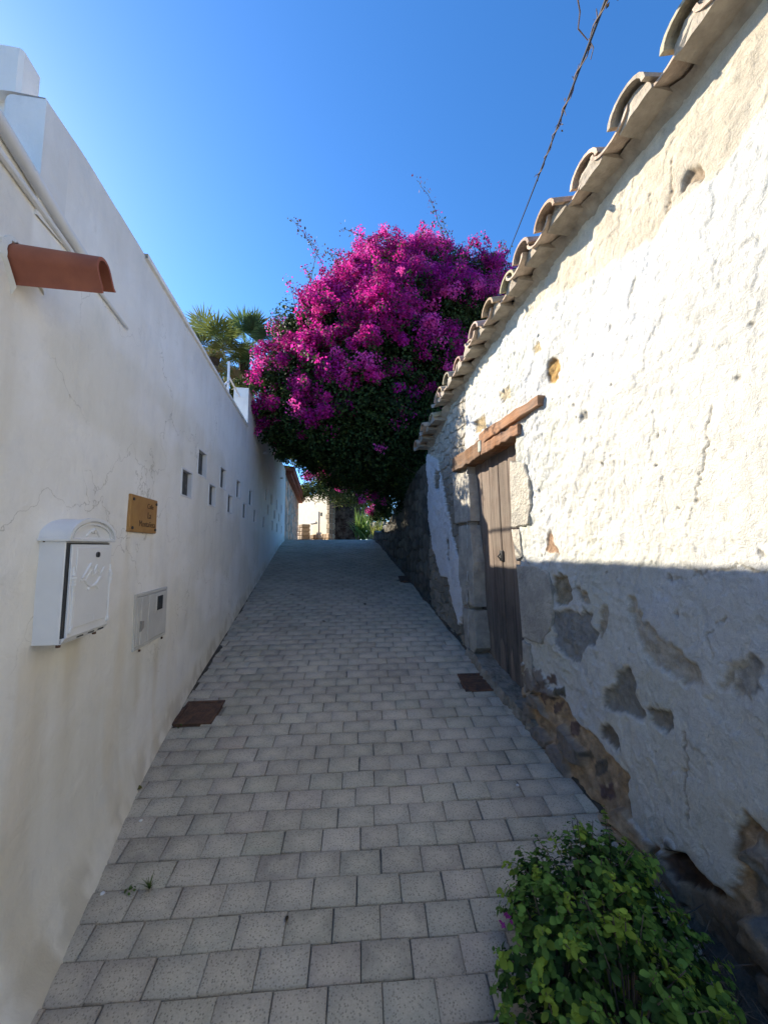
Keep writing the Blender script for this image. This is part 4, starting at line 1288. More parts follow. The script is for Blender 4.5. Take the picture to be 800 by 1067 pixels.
for px, py, d, rp, fw in CL:
    c = np.array(at(px, py, d)); R = rp * d / 400.0
    nl = int(3000 * (R / .6) ** 2)
    q = dirs(nl, r_)
    lump = 1 + .42 * (fbm(q[:, 0] * 3.4 + px, q[:, 2] * 3.4 + q[:, 1] * 2, int(px), 3) - .5) * 2
    rad = R * lump * (1 - .55 * r_.random(nl) ** 2.2)
    LP.append(c + q * rad[:, None] * np.array([1, 1.15, 1])); LN.append(q + r_.normal(0, .7, (nl, 3)) + np.array([0, 0, .4]))
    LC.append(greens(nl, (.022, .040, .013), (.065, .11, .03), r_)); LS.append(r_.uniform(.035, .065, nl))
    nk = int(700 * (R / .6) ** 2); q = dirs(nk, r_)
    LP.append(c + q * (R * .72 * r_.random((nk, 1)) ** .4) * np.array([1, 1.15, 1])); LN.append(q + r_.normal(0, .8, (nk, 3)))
    LC.append(greens(nk, (.016, .028, .010), (.04, .06, .02), r_)); LS.append(r_.uniform(.09, .15, nk))  # larger core leaves: shade inside the clump put into their darker colour
    nbn = int(84 * fw * (R / .6) ** 2)
    if nbn > 0:
        w = dirs(nbn * 5, r_)
        score = w[:, 2] * .8 - w[:, 1] * .7 - w[:, 0] * .25 + r_.normal(0, .35, len(w))
        w = w[np.argsort(-score)[:nbn]]
        lump = 1 + .42 * (fbm(w[:, 0] * 3.4 + px, w[:, 2] * 3.4 + w[:, 1] * 2, int(px), 3) - .5) * 2
        bc = c + w * (R * lump * r_.uniform(.92, 1.08, nbn))[:, None] * np.array([1, 1.15, 1])
        gap_ = fbm(bc[:, 0] * 1.9, bc[:, 2] * 1.9 + bc[:, 1] * .8, 404, 3)
        for k in range(nbn):
            if gap_[k] < .385: continue
            m_ = int(r_.uniform(40, 130))
            br = r_.uniform(.07, .17)
            qq = dirs(m_, r_)
            FP.append(bc[k] + qq * (br * r_.random((m_, 1)) ** .4) * np.array([1, 1, .85])); FN.append(qq + w[k] * .4 + r_.normal(0, .5, (m_, 3)))
            tone = np.array([.60, .028, .33]) * r_.uniform(.45, 1.2) * (.75 + .9 * (gap_[k] - .43))
            if r_.random() < .25: tone = np.array([.74, .09, .44])
            if r_.random() < .18: tone = np.array([.40, .014, .25])
            FC.append(tone * (1 + r_.normal(0, .15, (m_, 1))).clip(.5, 1.5)); FS.append(r_.uniform(.03, .05, m_))
# arching canes that break the outline, blossom along each
for _ in range(85):
    px, py, d, rp, fw = CL[int(r_.integers(0, 26))]
    while px < 312: px, py, d, rp, fw = CL[int(r_.integers(0, 26))]
    top_ = py < 312
    c = np.array(at(px, py, d)); R = rp * d / 400
    w = dirs(1, r_)[0]; w[2] = abs(w[2]) * (.35 if top_ else .8) + .05; w[1] = -abs(w[1]) * .7; w[0] = max(w[0], -.15) if px < 372 else w[0]; w /= np.linalg.norm(w)
    p = c + w * R * .75; v = w * .09 + np.array([0, 0, .03]); P = [tuple(p)]
    L = int(r_.integers(4, 7 if top_ else 10))
    for i in range(L):
        p = p + v; v = v + np.array([r_.normal(0, .012), r_.normal(0, .012), -.014]); P.append(tuple(p))
        if i > 1:
            k = int(r_.integers(6, 26)) if fw > .25 else 3; qq = dirs(k, r_)
            FP.append(p + qq * r_.uniform(.03, .08)); FN.append(qq + r_.normal(0, .6, (k, 3))); FC.append(np.array([.62, .03, .34]) * r_.uniform(.6, 1.2, (k, 1))); FS.append(r_.uniform(.03, .048, k))
            k = 5; qq = dirs(k, r_)
            LP.append(p + qq * .05); LN.append(qq + np.array([0, 0, .5])); LC.append(greens(k, (.03, .055, .018), (.08, .13, .04), r_)); LS.append(r_.uniform(.035, .06, k))
    rawtube(P, list(np.linspace(.007, .003, len(P))), 4).build('cane', MAT['bark'], BV)
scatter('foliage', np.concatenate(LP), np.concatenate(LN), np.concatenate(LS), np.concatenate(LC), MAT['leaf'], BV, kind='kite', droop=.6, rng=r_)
scatter('blossom', np.concatenate(FP), np.concatenate(FN), np.concatenate(FS), np.concatenate(FC), MAT['bract'], BV, kind='bract', rng=r_)
# stems: old trunks from behind the wall and inside the arch, thin ones hanging in the shade
m = MB()
for (x0, y0), pts in (((-2.75, 7.2), [(290, 420, 7.0), (330, 400, 6.8), (390, 380, 6.6), (440, 350, 6.8)]), ((-2.8, 7.5), [(300, 400, 7.4), (350, 360, 7.2), (400, 320, 7.0)]), ((.75, 7.2), [(440, 480, 7.0), (440, 430, 6.8), (430, 370, 6.8)]), ((.55, 7.9), [(430, 480, 7.8), (410, 430, 7.4), (380, 400, 7.0)])):
    P = [Vector((x0, y0, g(y0) - .1)), Vector((x0 + .05, y0, g(y0) + 1.2))] + [at(*p) for p in pts]
    m.tube(P, list(np.linspace(.06, .018, len(P))), 7, raw=True)
for k in range(60):
    px, py = r_.uniform(325, 440), r_.uniform(430, 500); d = r_.uniform(6.2, 8.5)
    a = at(px, py, d); P = [a]
    v = Vector((r_.normal(0, .25), r_.normal(0, .25), -.5))
    for _ in range(5):
        P.append(P[-1] + v * r_.uniform(.12, .25)); v += Vector((r_.normal(0, .2), r_.normal(0, .2), r_.normal(0, .12)))
    m.tube(P, list(np.linspace(.007, .003, 6)), 4, raw=True)
m.build('stem', MAT['bark'], BV)
# long shoots waving above the crown
m = MB(); SP_, SN_, SC_ = [], [], []
SF_, SFN = [], []
for pts, d in (([(345, 300), (335, 275), (322, 250), (303, 228)], 6.4), ([(330, 318), (322, 300), (330, 262), (318, 240)], 6.4), ([(470, 268), (460, 240), (450, 210), (434, 188)], 6.9), ([(395, 258), (380, 246), (355, 239)], 6.7), ([(372, 285), (355, 268), (340, 262)], 6.5), ([(448, 262), (444, 248), (438, 240)], 6.8),
               ([(520, 270), (528, 262), (522, 255)], 7.0), ([(330, 312), (324, 300), (325, 292)], 6.4), ([(365, 296), (352, 280), (349, 262)], 6.5), ([(475, 268), (466, 245), (461, 226)], 6.9)):
    ctrl = [at(px, py, d) for px, py in pts]
    P = []
    for i in range(len(ctrl) - 1):
        for k in range(6): P.append(ctrl[i].lerp(ctrl[i + 1], k / 6) + Vector(r_.normal(0, .012, 3)))
    P.append(ctrl[-1])
    rawtube(P, list(np.linspace(.009, .003, len(P))), 5).build('shoot', MAT['twig'], BV)
    for i, p in enumerate(P):
        for _ in range(4):
            SP_.append(np.array(p) + r_.normal(0, .045, 3)); SN_.append(r_.normal(0, 1, 3)); SC_.append(np.array([.09, .085, .035]) * r_.uniform(.6, 1.5) if r_.random() < .7 else np.array([.20, .05, .09]))
        if i < len(P) * .5 and r_.random() < .5:
            for _ in range(10): SF_.append(np.array(p) + r_.normal(0, .05, 3)); SFN.append(r_.normal(0, 1, 3))
scatter('shoot_leaves', SP_, SN_, r_.uniform(.04, .065, len(SP_)), SC_, MAT['leaf'], BV, kind='kite', rng=r_)
scatter('shoot_blossom', SF_, SFN, r_.uniform(.03, .045, len(SF_)), np.tile([.5, .03, .36], (len(SF_), 1)), MAT['bract'], BV, kind='bract', rng=r_)

# ---- two fan palms behind the wall
def palm(c, rad, nfr, label, tone, seed):
    rr = np.random.default_rng(seed)
    gx = Vector((c.x - .12, c.y + .1, g(c.y) - .05))
    t = thing('fan_palm', gx, label, 'palm', 'fan palms behind the left wall')
    m = MB(); n = 14
    P = [gx.lerp(c, f) for f in np.linspace(0, 1, n)]
    m.tube(P, [.11 + .012 * (i % 2) for i in range(n)], 9, raw=True); m.build('trunk', MAT['bark'], t)
    V, F, C = [], [], []
    for k in range(nfr):
        az = rr.uniform(0, 2 * math.pi); el = math.radians(rr.uniform(-35, 80))
        d = Vector((math.cos(az) * math.cos(el), math.sin(az) * math.cos(el), math.sin(el)))
        pl = rad * rr.uniform(.42, .62)
        hub = c + d * pl + Vector((0, 0, -.10 * pl))
        side = d.cross(Vector((0, 0, 1))).normalized(); upn = side.cross(d).normalized()
        s0 = len(V); w = .012
        tn = np.array(tone) * rr.uniform(.6, 1.35)
        if el < math.radians(-10) and rr.random() < .5: tn = np.array([.16, .125, .045])
        for p in (c - side * w, c + side * w, hub + side * w * .6, hub - side * w * .6): V.append(p); C.append(tn * 1.2)
        F.append((s0, s0 + 1, s0 + 2, s0 + 3))
        L = rad * rr.uniform(.5, .68)
        tilt = rr.uniform(-.3, .3)
        for q in range(30):
            a = math.radians(-118 + 236 * q / 29 + rr.uniform(-2, 2))
            v = (d * math.cos(a) + side * math.sin(a)).normalized()
            v = (v + upn * tilt * .3).normalized()
            ln_ = L * (1 - .25 * abs(a) / 2.1) * rr.uniform(.88, 1.05)
            wv = upn.cross(v).normalized()
            wd = ln_ * .034
            tip = hub + v * ln_ + Vector((0, 0, -.16 * ln_ * rr.uniform(.5, 1.6)))
            mid = hub + v * ln_ * .55
            s0 = len(V)
            for p in (hub, mid + wv * wd, tip, mid - wv * wd): V.append(p); C.append(tn * rr.uniform(.8, 1.2))
            F.append((s0, s0 + 1, s0 + 2, s0 + 3))
    np_mesh('crown', np.array([tuple(v) for v in V]), np.array(F), MAT['frond'], t, color=np.array(C))
palm(at(222, 374, 7.6), 1.05, 20, 'yellower fan palm behind the white wall, the left one of the two', (.14, .175, .055), 3)
palm(at(255, 368, 8.3), 1.1, 23, 'darker green fan palm close beside the bougainvillea behind the white wall', (.09, .14, .05), 4)
palm_low = at(215, 410, 6.6)
r2 = np.random.default_rng(77)
n = 1500
q = np.array([np.array(at(r2.uniform(205, 262), r2.uniform(395, 440), r2.uniform(5.6, 7.5))) for _ in range(n)])
t = thing('garden_shrub', (-2.9, 6.5, g(6.5)), 'dark garden shrub behind the white wall below the palms', 'shrub')
scatter('foliage', q, r2.normal(0, 1, (n, 3)) + np.array([0, 0, .6]), r2.uniform(.06, .13, n), greens(n, (.03, .05, .015), (.10, .11, .035), r2), MAT['leaf'], t, kind='kite', rng=r2)
m = MB()
for k in range(9): m.tube([(-2.9, 6.5, g(6.5)), (-2.9 + r2.normal(0, .15), 6.5 + r2.normal(0, .3), 3.2), tuple(q[k * 9])], [.03, .02, .006], 5)
m.build('stem', MAT['bark'], t)

# ================================================================== beyond the crest
def rubble_wall(name, P0, P1, z0f, top, mat, colr, var, sc, seed, parent=None, base=None, nres=.04, th=.35, warm=0.0):
    """dry-looking rubble wall between two plan points, face towards the left of P0->P1 reversed by normal"""
    d = Vector((P1[0] - P0[0], P1[1] - P0[1], 0)); L = d.length; d.normalize()
    nrm = Vector((-d.y, d.x, 0))
    nu, nv = max(8, int(L / nres)), max(8, int(2.4 / nres))
    u = np.linspace(0, L, nu); v = np.linspace(0, 1, nv)
    U, Vv = np.meshgrid(u, v, indexing='ij')
    yb = P0[1] + d.y * U
    zb = z0f(yb) - .1
    zt = top(U) if callable(top) else top
    Z_ = zb + (zt - zb) * Vv
    f1, f2, cid = voronoi(U * sc + .5 * fbm(U * 4, Z_ * 4, seed), Z_ * sc * 1.25, seed + 1)
    j = smooth01(f2 - f1, .02, .22)
    Dp = .05 * np.sqrt(j) + .03 * (fbm(U * 9, Z_ * 9, seed + 2) - .5) - .05
    X_ = P0[0] + d.x * U + nrm.x * Dp; Y_ = P0[1] + d.y * U + nrm.y * Dp
    base_c = np.array(colr)
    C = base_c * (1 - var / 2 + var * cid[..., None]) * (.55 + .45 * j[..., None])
    C = C * (1 + warm * (vnoise(cid * 50, cid * 0, seed)[..., None] - .5) * np.array([1.2, 0, -.8]))
    V = np.stack([X_, Y_, Z_], -1).reshape(-1, 3)
    F = grid_faces(nu, nv)
    # top and back
    V2 = []; F2 = []
    t0 = np.stack([X_[:, -1], Y_[:, -1], Z_[:, -1]], -1)
    b0 = t0 - np.array([nrm.x, nrm.y, 0]) * th
    g0 = b0.copy(); g0[:, 2] = zb[:, 0] if zb.ndim == 2 else zb
    k = len(V)
    V = np.concatenate([V, t0, b0, g0])
    i = np.arange(nu - 1)
    F = np.concatenate([F, np.stack([k + i, k + i + 1, k + nu + i + 1, k + nu + i], -1), np.stack([k + nu + i, k + nu + i + 1, k + 2 * nu + i + 1, k + 2 * nu + i], -1),
                        np.array([[0, nv - 1, k + nu, k + 2 * nu], [(nu - 1) * nv, (nu - 1) * nv + nv - 1, k + 2 * nu - 1, k + 3 * nu - 1]])])
    Cc = np.concatenate([C.reshape(-1, 3), np.tile(base_c * .8, (3 * nu, 1))])
    return np_mesh(name, V, F, mat, parent, base, smooth=False, color=Cc)

# dark rubble wall running on from the old house
p0 = (R0 + RK * 5.33 + .02, 5.33); p1 = (R0 + RK * 11.6 + .05, 11.6)
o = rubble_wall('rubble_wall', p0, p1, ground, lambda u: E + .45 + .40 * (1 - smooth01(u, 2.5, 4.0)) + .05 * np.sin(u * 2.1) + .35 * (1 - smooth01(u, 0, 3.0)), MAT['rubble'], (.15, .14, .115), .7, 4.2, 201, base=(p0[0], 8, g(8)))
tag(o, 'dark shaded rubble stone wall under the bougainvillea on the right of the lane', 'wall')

# pink stone house on the left past the white wall, with a red cornice
t = thing('stone_house', (-3.6, 15, g(15)), 'pinkish rubble stone house with a red cornice at the end of the white wall', 'house')
rubble_wall('wall', (L0 + LK * 18.4 - .02, 18.4), (L0 + LK * 11.2, 11.2), ground, E + 2.30, MAT['rubble'], (.70, .48, .34), .8, 3.2, 221, parent=t, nres=.06, th=2.5, warm=.5)
# its face looks towards the street
m = MB(lambda y, o_, z: LW(y, z, o_))
m.box((11.15, -.3, E + 2.12), (18.6, .16, E + 2.20), .01); m.box((11.15, -.3, E + 2.203), (18.6, .24, E + 2.34), .02)
m.build('cornice', MAT['red_paint'], t)
m = MB(lambda y, o_, z: LW(y, z, o_)); m.add([(11.15, .26, E + 2.36), (18.6, .26, E + 2.36), (18.6, -2.6, E + 2.75), (11.15, -2.6, E + 2.75)], [(0, 1, 2, 3)])
m.build('roof', MAT['clay'], t)

# cream house wall facing the sun, with stone foot and quoins
a, b = Vector((-4.55, 21.8, 0)), Vector((-2.62, 18.6, 0))
du = (b - a).normalized(); dn = Vector((du.y, -du.x, 0))       # normal towards the viewer
if dn.y > 0: dn = -dn
zf = 1.98
CF = lambda u, o_, z: a + du * u + dn * o_ + Vector((0, 0, z))
LEN = (b - a).length
t = thing('cream_house', (b.x - .8, b.y + .8, zf), 'sunlit cream house front with stone corner at the far end of the lane', 'house')
m = MB(CF); m.box((-2, -.3, zf - .2), (LEN, 0, zf + 2.6), .01); m.build('wall', MAT['cream'], t)
m = MB(CF); m.box((2.55, .002, zf + 1.35), (2.72, .03, zf + 1.52), .004); m.build('vent', MAT['plain_dark'], t)
m = MB(CF); m.box((2.3, .001, zf + .3), (2.36, .05, zf + 1.6), .01); m.box((1.1, -.001, zf + 1.02), (2.0, .06, zf + 1.10), .01); m.build('ledge', MAT['render'], t)
V = []
rr = random.Random(9)
m = MB(CF)
z = zf - .05; i = 0
while z < zf + 2.5:
    hh = rr.uniform(.18, .32); w = rr.uniform(.34, .46) if i % 2 else rr.uniform(.26, .36)
    k = rr.uniform(.6, 1.1); m.cur = (.36 * k, .29 * k, .20 * k)
    m.box((LEN - w, -.34, z + .008), (LEN + .02, .03 + rr.uniform(0, .02), z + hh - .008), .02); z += hh; i += 1
m.build('quoin', MAT['rubble'], t, color=True)
m = MB(CF)
u = -.5
while u < LEN - .4:
    w = rr.uniform(.2, .42)
    for row in range(2):
        k = rr.uniform(.6, 1.15); m.cur = (.46 * k, .33 * k, .21 * k)
        m.box((u + .01 + row * .06, -.05, zf - .05 + row * .24), (u + w - .01 + row * .06, .06 + rr.uniform(0, .05), zf + .18 + row * .24), .03)
    u += w
m.build('stone_foot', MAT['rubble'], t, color=True)
# low stone gate pier left of it
m = MB(CF)
for i in range(5):
    for j in range(2):
        k = rr.uniform(.6, 1.1); m.cur = (.44 * k, .34 * k, .23 * k)
        m.box((1.35 + j * .34, .35, zf - .05 + i * .2), (1.67 + j * .34, .8, zf + .14 + i * .2), .03)
o = m.build('stone_pier', MAT['rubble'], base=CF(1.7, .5, zf), color=True)
tag(o, 'low stone pier standing against the far cream house front', 'pier')
# dark gate and wall to its right
t = thing('gate', (-2.0, 18.6, zf), 'tall dark wooden gate in shade next to the far stone corner', 'gate')
m = MB()
for k in range(6):
    m.cur = (.10, .08, .07); m.box((-2.60 + k * .22, 18.72, zf + .02), (-2.60 + k * .22 + .217, 18.77 + .004 * (k % 2), zf + 2.2), .005)
m.build('boards', MAT['door_wood'], t, color=True)
m = MB(); m.box((-2.62, 18.78, zf), (-1.26, 18.82, zf + 2.19)); m.build('backing', MAT['plain_dark'], t)
m = MB(); m.box((-2.66, 18.68, zf + 2.2), (-1.2, 18.85, zf + 2.36), .01); m.box((-1.27, 18.68, zf - .05), (-1.15, 18.84, zf + 2.19), .01); m.build('gate_frame', MAT['bark'], t)
# whitewashed low wall with stones on the right
p0_, p1_ = (-.02, 14.2), (-.55, 12.6)
t_ = rubble_wall('white_stone_wall', (.4, 14.6), (-.62, 15.35), ground, 1.98 + .75, MAT['rubble'], (.66, .60, .50), .5, 3.5, 241, base=(-.1, 15.8, 1.98))
tag(t_, 'low whitewashed stone wall in sun beyond the right-hand end of the lane', 'wall')
# strap-leaved plant by the gate
def strap_plant(c, h, n, label, seed, tone, w=.03, name='strap_leaf_plant'):
    rr = np.random.default_rng(seed); V, F, C = [], [], []
    for k in range(n):
        az = rr.uniform(0, 2 * math.pi); spread = rr.uniform(.1, 1.0); L = h * rr.uniform(.7, 1.15)
        d = Vector((math.cos(az), math.sin(az), 0)); s_ = Vector((-d.y, d.x, 0))
        tn = np.array(tone) * rr.uniform(.55, 1.4)
        s0 = len(V); ns = 6
        c0 = c + Vector((rr.normal(0, .12), rr.normal(0, .12), h * rr.uniform(0, .35)))
        for i in range(ns):
            f = i / (ns - 1)
            p = c0 + d * (L * .75 * spread * f) + Vector((0, 0, L * (f * (1.15 - .4 * spread) - .55 * spread * f * f)))
            ww = w * (1 - .9 * f) * (.6 + .4 * min(1, f * 4))
            V += [p - s_ * ww, p + s_ * ww]; C += [tn * (.8 + .4 * f)] * 2
        for i in range(ns - 1): F.append((s0 + 2 * i, s0 + 2 * i + 1, s0 + 2 * i + 3, s0 + 2 * i + 2))
    o = np_mesh(name, np.array([tuple(v) for v in V]), np.array(F), MAT['frond'], base=c, color=np.array(C))
    return tag(o, label, 'plant')
strap_plant(Vector((-.82, 14.6, 1.98)), 1.05, 150, 'bushy bright green strap-leaved plant in front of the dark far gate', 51, (.19, .30, .075), .035)
strap_plant(Vector((-.22, 13.9, 1.98)), .85, 50, 'smaller yellow-green plant against the whitewashed far wall', 52, (.32, .34, .09), .03)
# vine draped over the far house front and gate
def clump_plant(name, label, cat, cl, leafn, lsize, ga, gb, seed, flowers=(), parent_mat='leaf'):
    rr = np.random.default_rng(seed)
    cs = [np.array(at(px, py, d)) for px, py, d, rp in cl]
    base = Vector((-2.50, 18.45, 1.95))
    t = thing(name, base, label, cat)
    P, N = [], []
    for (px, py, d, rp), c in zip(cl, cs):
        R = rp * d / 400; q = dirs(leafn, rr)
        P.append(c + q * (R * (1 - .6 * rr.random((leafn, 1)) ** 2) * (1 + .25 * rr.normal(size=(leafn, 1))))); N.append(q + rr.normal(0, .6, (leafn, 3)))
    P = np.concatenate(P); N = np.concatenate(N)
    scatter('foliage', P, N, rr.uniform(lsize * .7, lsize * 1.3, len(P)), greens(len(P), ga, gb, rr), MAT['leaf'], t, kind='kite', rng=rr)
    m = MB()
    for c in cs[::2]:
        m.tube([tuple(base), (base.x, base.y, c[2] - .1), tuple(c)], [.022, .018, .008], 5)
    m.build('stem', MAT['bark'], t)
    if flowers:
        FP, FN = [], []
        for px, py, d, rp in flowers:
            c = np.array(at(px, py, d)); k = int(48 * rp); q = dirs(k, rr)
            FP.append(c + q * (rp * d / 400) * rr.random((k, 1)) ** .4 * np.array([1.2, 1, .9])); FN.append(q + rr.normal(0, .5, (k, 3)))
        FP = np.concatenate(FP); FN = np.concatenate(FN); n = len(FP)
        scatter('blossom', FP, FN, rr.uniform(.07, .11, n), np.array([.58, .05, .34]) * rr.uniform(.6, 1.2, (n, 1)), MAT['bract'], t, kind='bract', rng=rr)
    return t
clump_plant('climbing_vine', 'leafy vine with pink blossom draped over the far cream front and gate', 'vine',
            [(318, 512, 17.2, 9), (330, 510, 17.4, 11), (342, 512, 17.4, 11), (354, 515, 17.4, 12), (366, 516, 17.2, 12), (376, 520, 16.8, 9), (388, 520, 16, 6), (336, 500, 17.6, 8), (350, 502, 17.6, 9), (365, 503, 17.4, 8)],
            700, .11, (.07, .105, .03), (.20, .24, .07), 61,
            [(322, 496, 15.6, 6), (338, 494, 15.5, 8), (346, 497, 15.5, 8), (362, 504, 15.5, 8), (355, 508, 15.5, 6), (350, 500, 15.4, 4), (381, 512, 15.2, 4), (376, 506, 15.2, 4), (373, 514, 15.2, 4), (377, 521, 15.0, 4), (386, 518, 15.4, 3), (329, 489, 15.5, 4), (369, 508, 15.4, 3)])
# trees closing the view behind
for k, (px, py, d, rp, lab) in enumerate([(345, 520, 26, 30, 'dark tree rising behind the far cream house'), (385, 525, 25, 30, 'dark tree behind the far gate and the strap-leaved plant')]):
    rr = np.random.default_rng(300 + k)
    c = np.array(at(px, py, d)); base = Vector((c[0], c[1], 1.9)); R = rp * d / 400
    t = thing('tree', base, lab, 'tree', 'dark trees beyond the lane end')
    m = MB(); m.tube([tuple(base), (c[0] + .1, c[1], 1.9 + (c[2] - 1.9) * .6), tuple(c + np.array([0, 0, R * .3]))], [.16, .11, .04], 8)
    for q in range(6):
        dd = dirs(1, rr)[0]; m.tube([(c[0] + .1, c[1], 1.9 + (c[2] - 1.9) * .6), tuple(c + dd * R * .7)], [.07, .02], 5)
    m.build('trunk', MAT['bark'], t)
    n = 5000; P = []; N = []
    sub = c + dirs(14, rr) * R * .62
    which = rr.integers(0, 14, n); q = dirs(n, rr)
    P = sub[which] + q * (R * .42 * rr.random((n, 1)) ** .35); 
    scatter('crown', P, q + rr.normal(0, .6, (n, 3)) + np.array([0, 0, .4]), rr.uniform(.12, .24, n), greens(n, (.02, .035, .012), (.06, .085, .025), rr), MAT['leaf'], t, kind='kite', rng=rr)

# ================================================================== cable with a dried vine
Pa, Pb = at(524, 277, 6.6), at(626, 0, 1.32)
Pc = Pb + (Pb - Pa) * .6
Pts = []
for f in np.linspace(0, 1, 60):
    p = Pa.lerp(Pc, f); p.z -= .05 * math.sin(math.pi * f); Pts.append(p)
t = thing('overhead_cable', Pa, 'thin black overhead cable with a dried vine twisted round it above the right roof', 'cable')
rawtube(Pts, .0055, 6).build('cable', MAT['cable'], t)
rr = np.random.default_rng(71)
m = MB()
seg = [p for p in Pts if p.y < 2.9]
P = []
for i, p in enumerate(seg):
    for q in range(3):
        a = (i * 3 + q) * 1.1; pp = p.lerp(seg[min(i + 1, len(seg) - 1)], q / 3)
        P.append(pp + Vector((math.cos(a), .2 * math.sin(a * .7), math.sin(a))) * (.008 + .004 * rr.random()))
m.tube(P, .0028, 5, raw=True)
for k in range(70):
    p = Vector(P[int(len(P) * rr.random() ** .7)]); v = Vector(rr.normal(0, 1, 3)); v.normalize()
    m.tube([p, p + v * .02, p + v * .035 + Vector((0, 0, -.012))], [.002, .002, .001], 4, raw=True)
e = Pts[0]
end = at(604, 0, 1.32)
m.tube([at(612, 42, 1.55), at(602, 30, 1.5), at(604, 12, 1.4), at(600, -10, 1.35)], [.002, .003, .003, .003], 5, raw=True)
m.tube([at(613, 40, 1.55), at(618, 50, 1.56), at(615, 62, 1.57)], .0022, 4, raw=True)
m.build('dried_vine', MAT['twig'], t)
n = 70
lp = np.array([np.array(P[int(len(P) * rr.random() ** .6)]) + rr.normal(0, .012, 3) for _ in range(n)])
scatter('dry_leaves', lp, rr.normal(0, 1, (n, 3)), rr.uniform(.010, .024, n), np.array([.16, .11, .06]) * rr.uniform(.5, 1.3, (n, 1)), MAT['leaf'], t, kind='kite', rng=rr)

# ================================================================== bush at the foot of the right wall
BC = [(.72, 1.46, .20, .23), (.55, 1.36, .14, .20), (.86, 1.58, .20, .20), (.90, 1.40, .14, .18), (.70, 1.22, .18, .24), (.50, 1.14, .12, .19), (.86, 1.20, .11, .18), (.46, 1.0, .10, .2), (.68, 1.02, .13, .22), (.96, 1.66, .11, .11), (.60, 1.56, .12, .15)]
t = thing('leafy_bush', (.75, 1.35, g(1.35)), 'round-leaved green bush growing on the paving at the foot of the old wall', 'bush')
rr = np.random.default_rng(81)
P, N, S, C = [], [], [], []
m = MB(); kk = 0
for x, y, h, R in BC:
    zc_ = g(y) + h
    nst = int(78 * (R / .2) ** 2)
    for q in dirs(nst, rr):
        if q[2] < -.35: continue
        L = R * rr.uniform(.80, 1.22)
        tip = np.array([x, y, zc_]) + q * L
        root = np.array([x + q[0] * R * .15, y + q[1] * R * .15, zc_ - h * .7])
        mid = np.array([x, y, zc_]) + q * L * .5
        m.tube([tuple(root), tuple(mid), tuple(tip)], [.0035, .0025, .0015], 4)
        yellow = rr.random() < .3
        for f in np.linspace(.42, 1.0, 8):
            p = mid + (tip - mid) * ((f - .3) / .7)
            for s_ in range(3):
                lateral = dirs(1, rr)[0]
                P.append(p + lateral * .010); N.append(q * .7 + np.array([0, 0, .6]) + lateral * .5)
                S.append(rr.uniform(.016, .036) * (1 - .35 * (f > .92)))
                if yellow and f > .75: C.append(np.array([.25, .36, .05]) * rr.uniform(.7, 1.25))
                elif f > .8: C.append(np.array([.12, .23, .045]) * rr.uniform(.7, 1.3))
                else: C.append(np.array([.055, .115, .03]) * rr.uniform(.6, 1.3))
ok = [i for i, p in enumerate(P) if p[2] > g(p[1]) + .004 and p[0] < R0 + RK * p[1] - .12]
P = np.array(P)[ok]; N = np.array(N)[ok]; S = np.array(S)[ok]; C = np.array(C)[ok]
m.build('stem', MAT['twig'], t)
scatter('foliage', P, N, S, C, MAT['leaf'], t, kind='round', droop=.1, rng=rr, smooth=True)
fp = at(527, 960, 1.27); q = dirs(10, rr)
scatter('flower', np.array(fp) + q * .012, q, np.full(10, .018), np.tile([.30, .05, .28], (10, 1)), MAT['bract'], t, kind='bract', rng=rr)
# dry stalks and litter between bush and wall
o_ = MB()
for k in range(150):
    y = rr.uniform(.8, 1.75); x = R0 + RK * y - rr.uniform(.02, .34); z = g(y) + .02
    v = Vector((rr.normal(0, .08), rr.normal(0, .08), rr.uniform(.01, .13)))
    o_.tube([(x, y, z), tuple(Vector((x, y, z)) + v * .6 + Vector((rr.normal(0, .01), 0, 0))), tuple(Vector((x, y, z)) + v)], [.0022, .0018, .001], 4)
b_ = o_.build('dry_stalks', MAT['twig'], base=(1.1, 1.3, g(1.3))); tag(b_, 'tangle of dry stalks in the dark soil between bush and old wall', 'dead plants', kind='stuff')

# ================================================================== small things on the ground
def tuft(px, py, n, h, label, seed, round_=False):
    c = on_ground(px, py); rr = np.random.default_rng(seed)
    if round_:
        q = dirs(n, rr); q[:, 2] = np.abs(q[:, 2])
        o = scatter('weed', np.array(c) + q * h * .5 + np.array([0, 0, .004]), q + np.array([0, 0, .8]), rr.uniform(h * .3, h * .5, n), greens(n, (.06, .11, .03), (.13, .19, .05), rr), MAT['leaf'], base=c, kind='round', rng=rr)
    else:
        V, F, C = [], [], []
        for k in range(n):
            az = rr.uniform(0, 6.28); d = Vector((math.cos(az), math.sin(az), 0)); s_ = Vector((-d.y, d.x, 0)) * .0022
            L = h * rr.uniform(.5, 1.1); lean = rr.uniform(.2, 1.0); s0 = len(V); tn = np.array([.10, .15, .04]) * rr.uniform(.6, 1.4)
            for i in range(4):
                f = i / 3; p = c + d * L * lean * f + Vector((0, 0, L * f * (1 - .45 * lean * f)))
                V += [tuple(p - s_ * (1 - .85 * f)), tuple(p + s_ * (1 - .85 * f))]; C += [tn] * 2
            for i in range(3): F.append((s0 + 2 * i, s0 + 2 * i + 1, s0 + 2 * i + 3, s0 + 2 * i + 2))
        o = np_mesh('grass_tuft', np.array(V), np.array(F), MAT['leaf'], base=c, color=np.array(C))
    return tag(o, label, 'weed')
tuft(156, 926, 34, .055, 'spiky grass tuft sprouting from a paving joint near the left wall', 91)
tuft(136, 929, 16, .03, 'tiny round-leaved weed in a paving joint beside the grass tuft', 92, True)
tuft(187, 757, 14, .03, 'small weed at the corner of the drain cover by the white wall', 93, True)
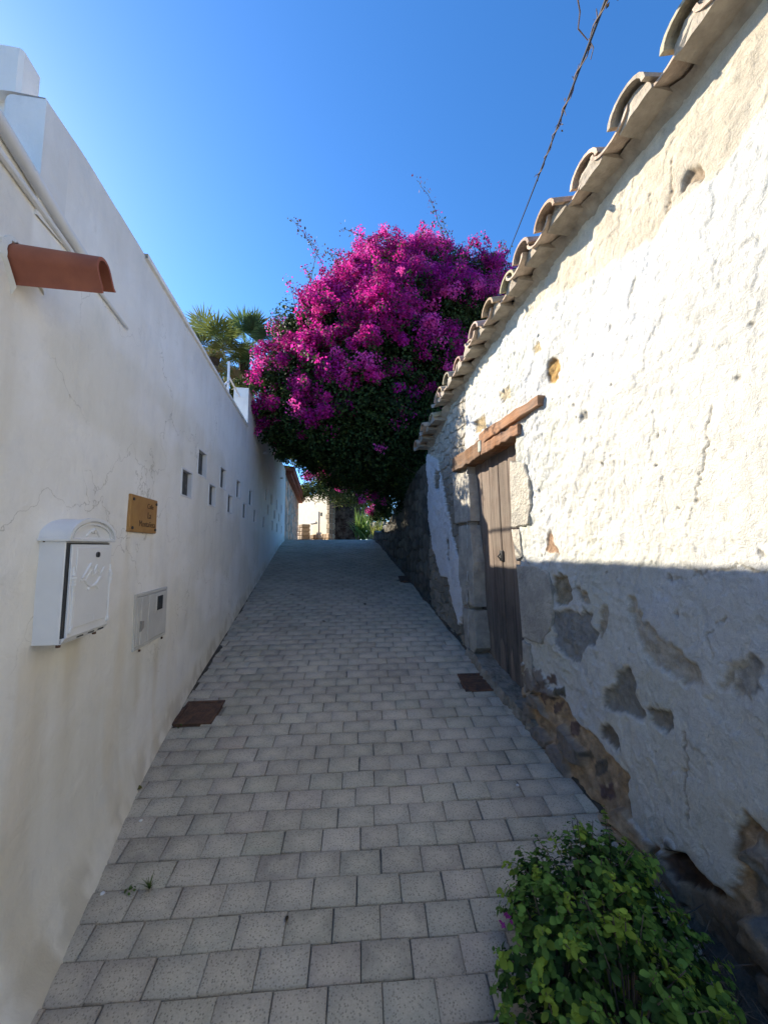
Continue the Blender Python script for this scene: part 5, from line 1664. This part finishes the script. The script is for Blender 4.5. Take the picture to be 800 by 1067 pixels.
def fallen(px, py, s, c, label, seed):
    p = on_ground(px, py) + Vector((0, 0, .006)); rr = np.random.default_rng(seed)
    tv, tf = template('round')
    a = rr.uniform(0, 6.28); T = Vector((math.cos(a), math.sin(a), .18 * math.sin(a))); B = Vector((-math.sin(a), math.cos(a), .18 * math.cos(a)))
    V = [tuple(p + T * (v[0] - .5) * s + B * v[1] * s * .9 + Vector((0, 0, 1)) * (v[2] * s + .002)) for v in tv]
    o = np_mesh('fallen_leaf', np.array(V), tf, MAT['leaf'], base=p, color=np.tile(c, (len(V), 1)))
    return tag(o, label, 'leaf', 'fallen leaves on the paving')
fallen(143, 823, .055, (.14, .13, .04), 'yellow-green fallen leaf lying against the foot of the white wall', 1)
fallen(299, 959, .022, (.06, .045, .03), 'small dark fallen leaf on the nearer middle paving, below the grass tuft level', 2)
fallen(429, 588, .06, (.05, .045, .03), 'dark fallen leaf far up the lane near the rubble wall', 3)
fallen(337, 648, .05, (.05, .04, .03), 'dark fallen leaf on the mid lane paving left of centre', 4)
fallen(380, 630, .06, (.05, .04, .03), 'dark fallen leaf on the mid lane paving right of centre', 5)
fallen(304, 620, .06, (.05, .04, .03), 'dark fallen leaf on the far paving near the left wall', 6)
for k, (px, py, lab) in enumerate([(539, 819, 'small white pebble on the paving near the right wall foot'), (147, 856, 'small white pebble beside the left wall foot below the fallen leaf'), (107, 932, 'small white pebble at the left wall foot beside the tiny weed')]):
    p = on_ground(px, py); m = MB(); rr = random.Random(k)
    ring = []
    for z, r in ((0, .006), (.004, .009), (.008, .006), (.010, .002)):
        ring.append([(p.x + r * (1 + .3 * rr.uniform(-1, 1)) * math.cos(a), p.y + r * (1 + .3 * rr.uniform(-1, 1)) * math.sin(a), p.z + z) for a in np.linspace(0, 2 * math.pi, 8)[:-1]])
    P = sum(ring, []); F = []
    for i in range(3):
        for q in range(7): F.append((i * 7 + q, i * 7 + (q + 1) % 7, (i + 1) * 7 + (q + 1) % 7, (i + 1) * 7 + q))
    F.append(tuple(range(21, 28))); F.append(tuple(range(7)))
    m.add(P, F); tag(m.build('pebble', MAT['white'], base=p, smooth=True), lab, 'pebble', 'white pebbles on the paving')
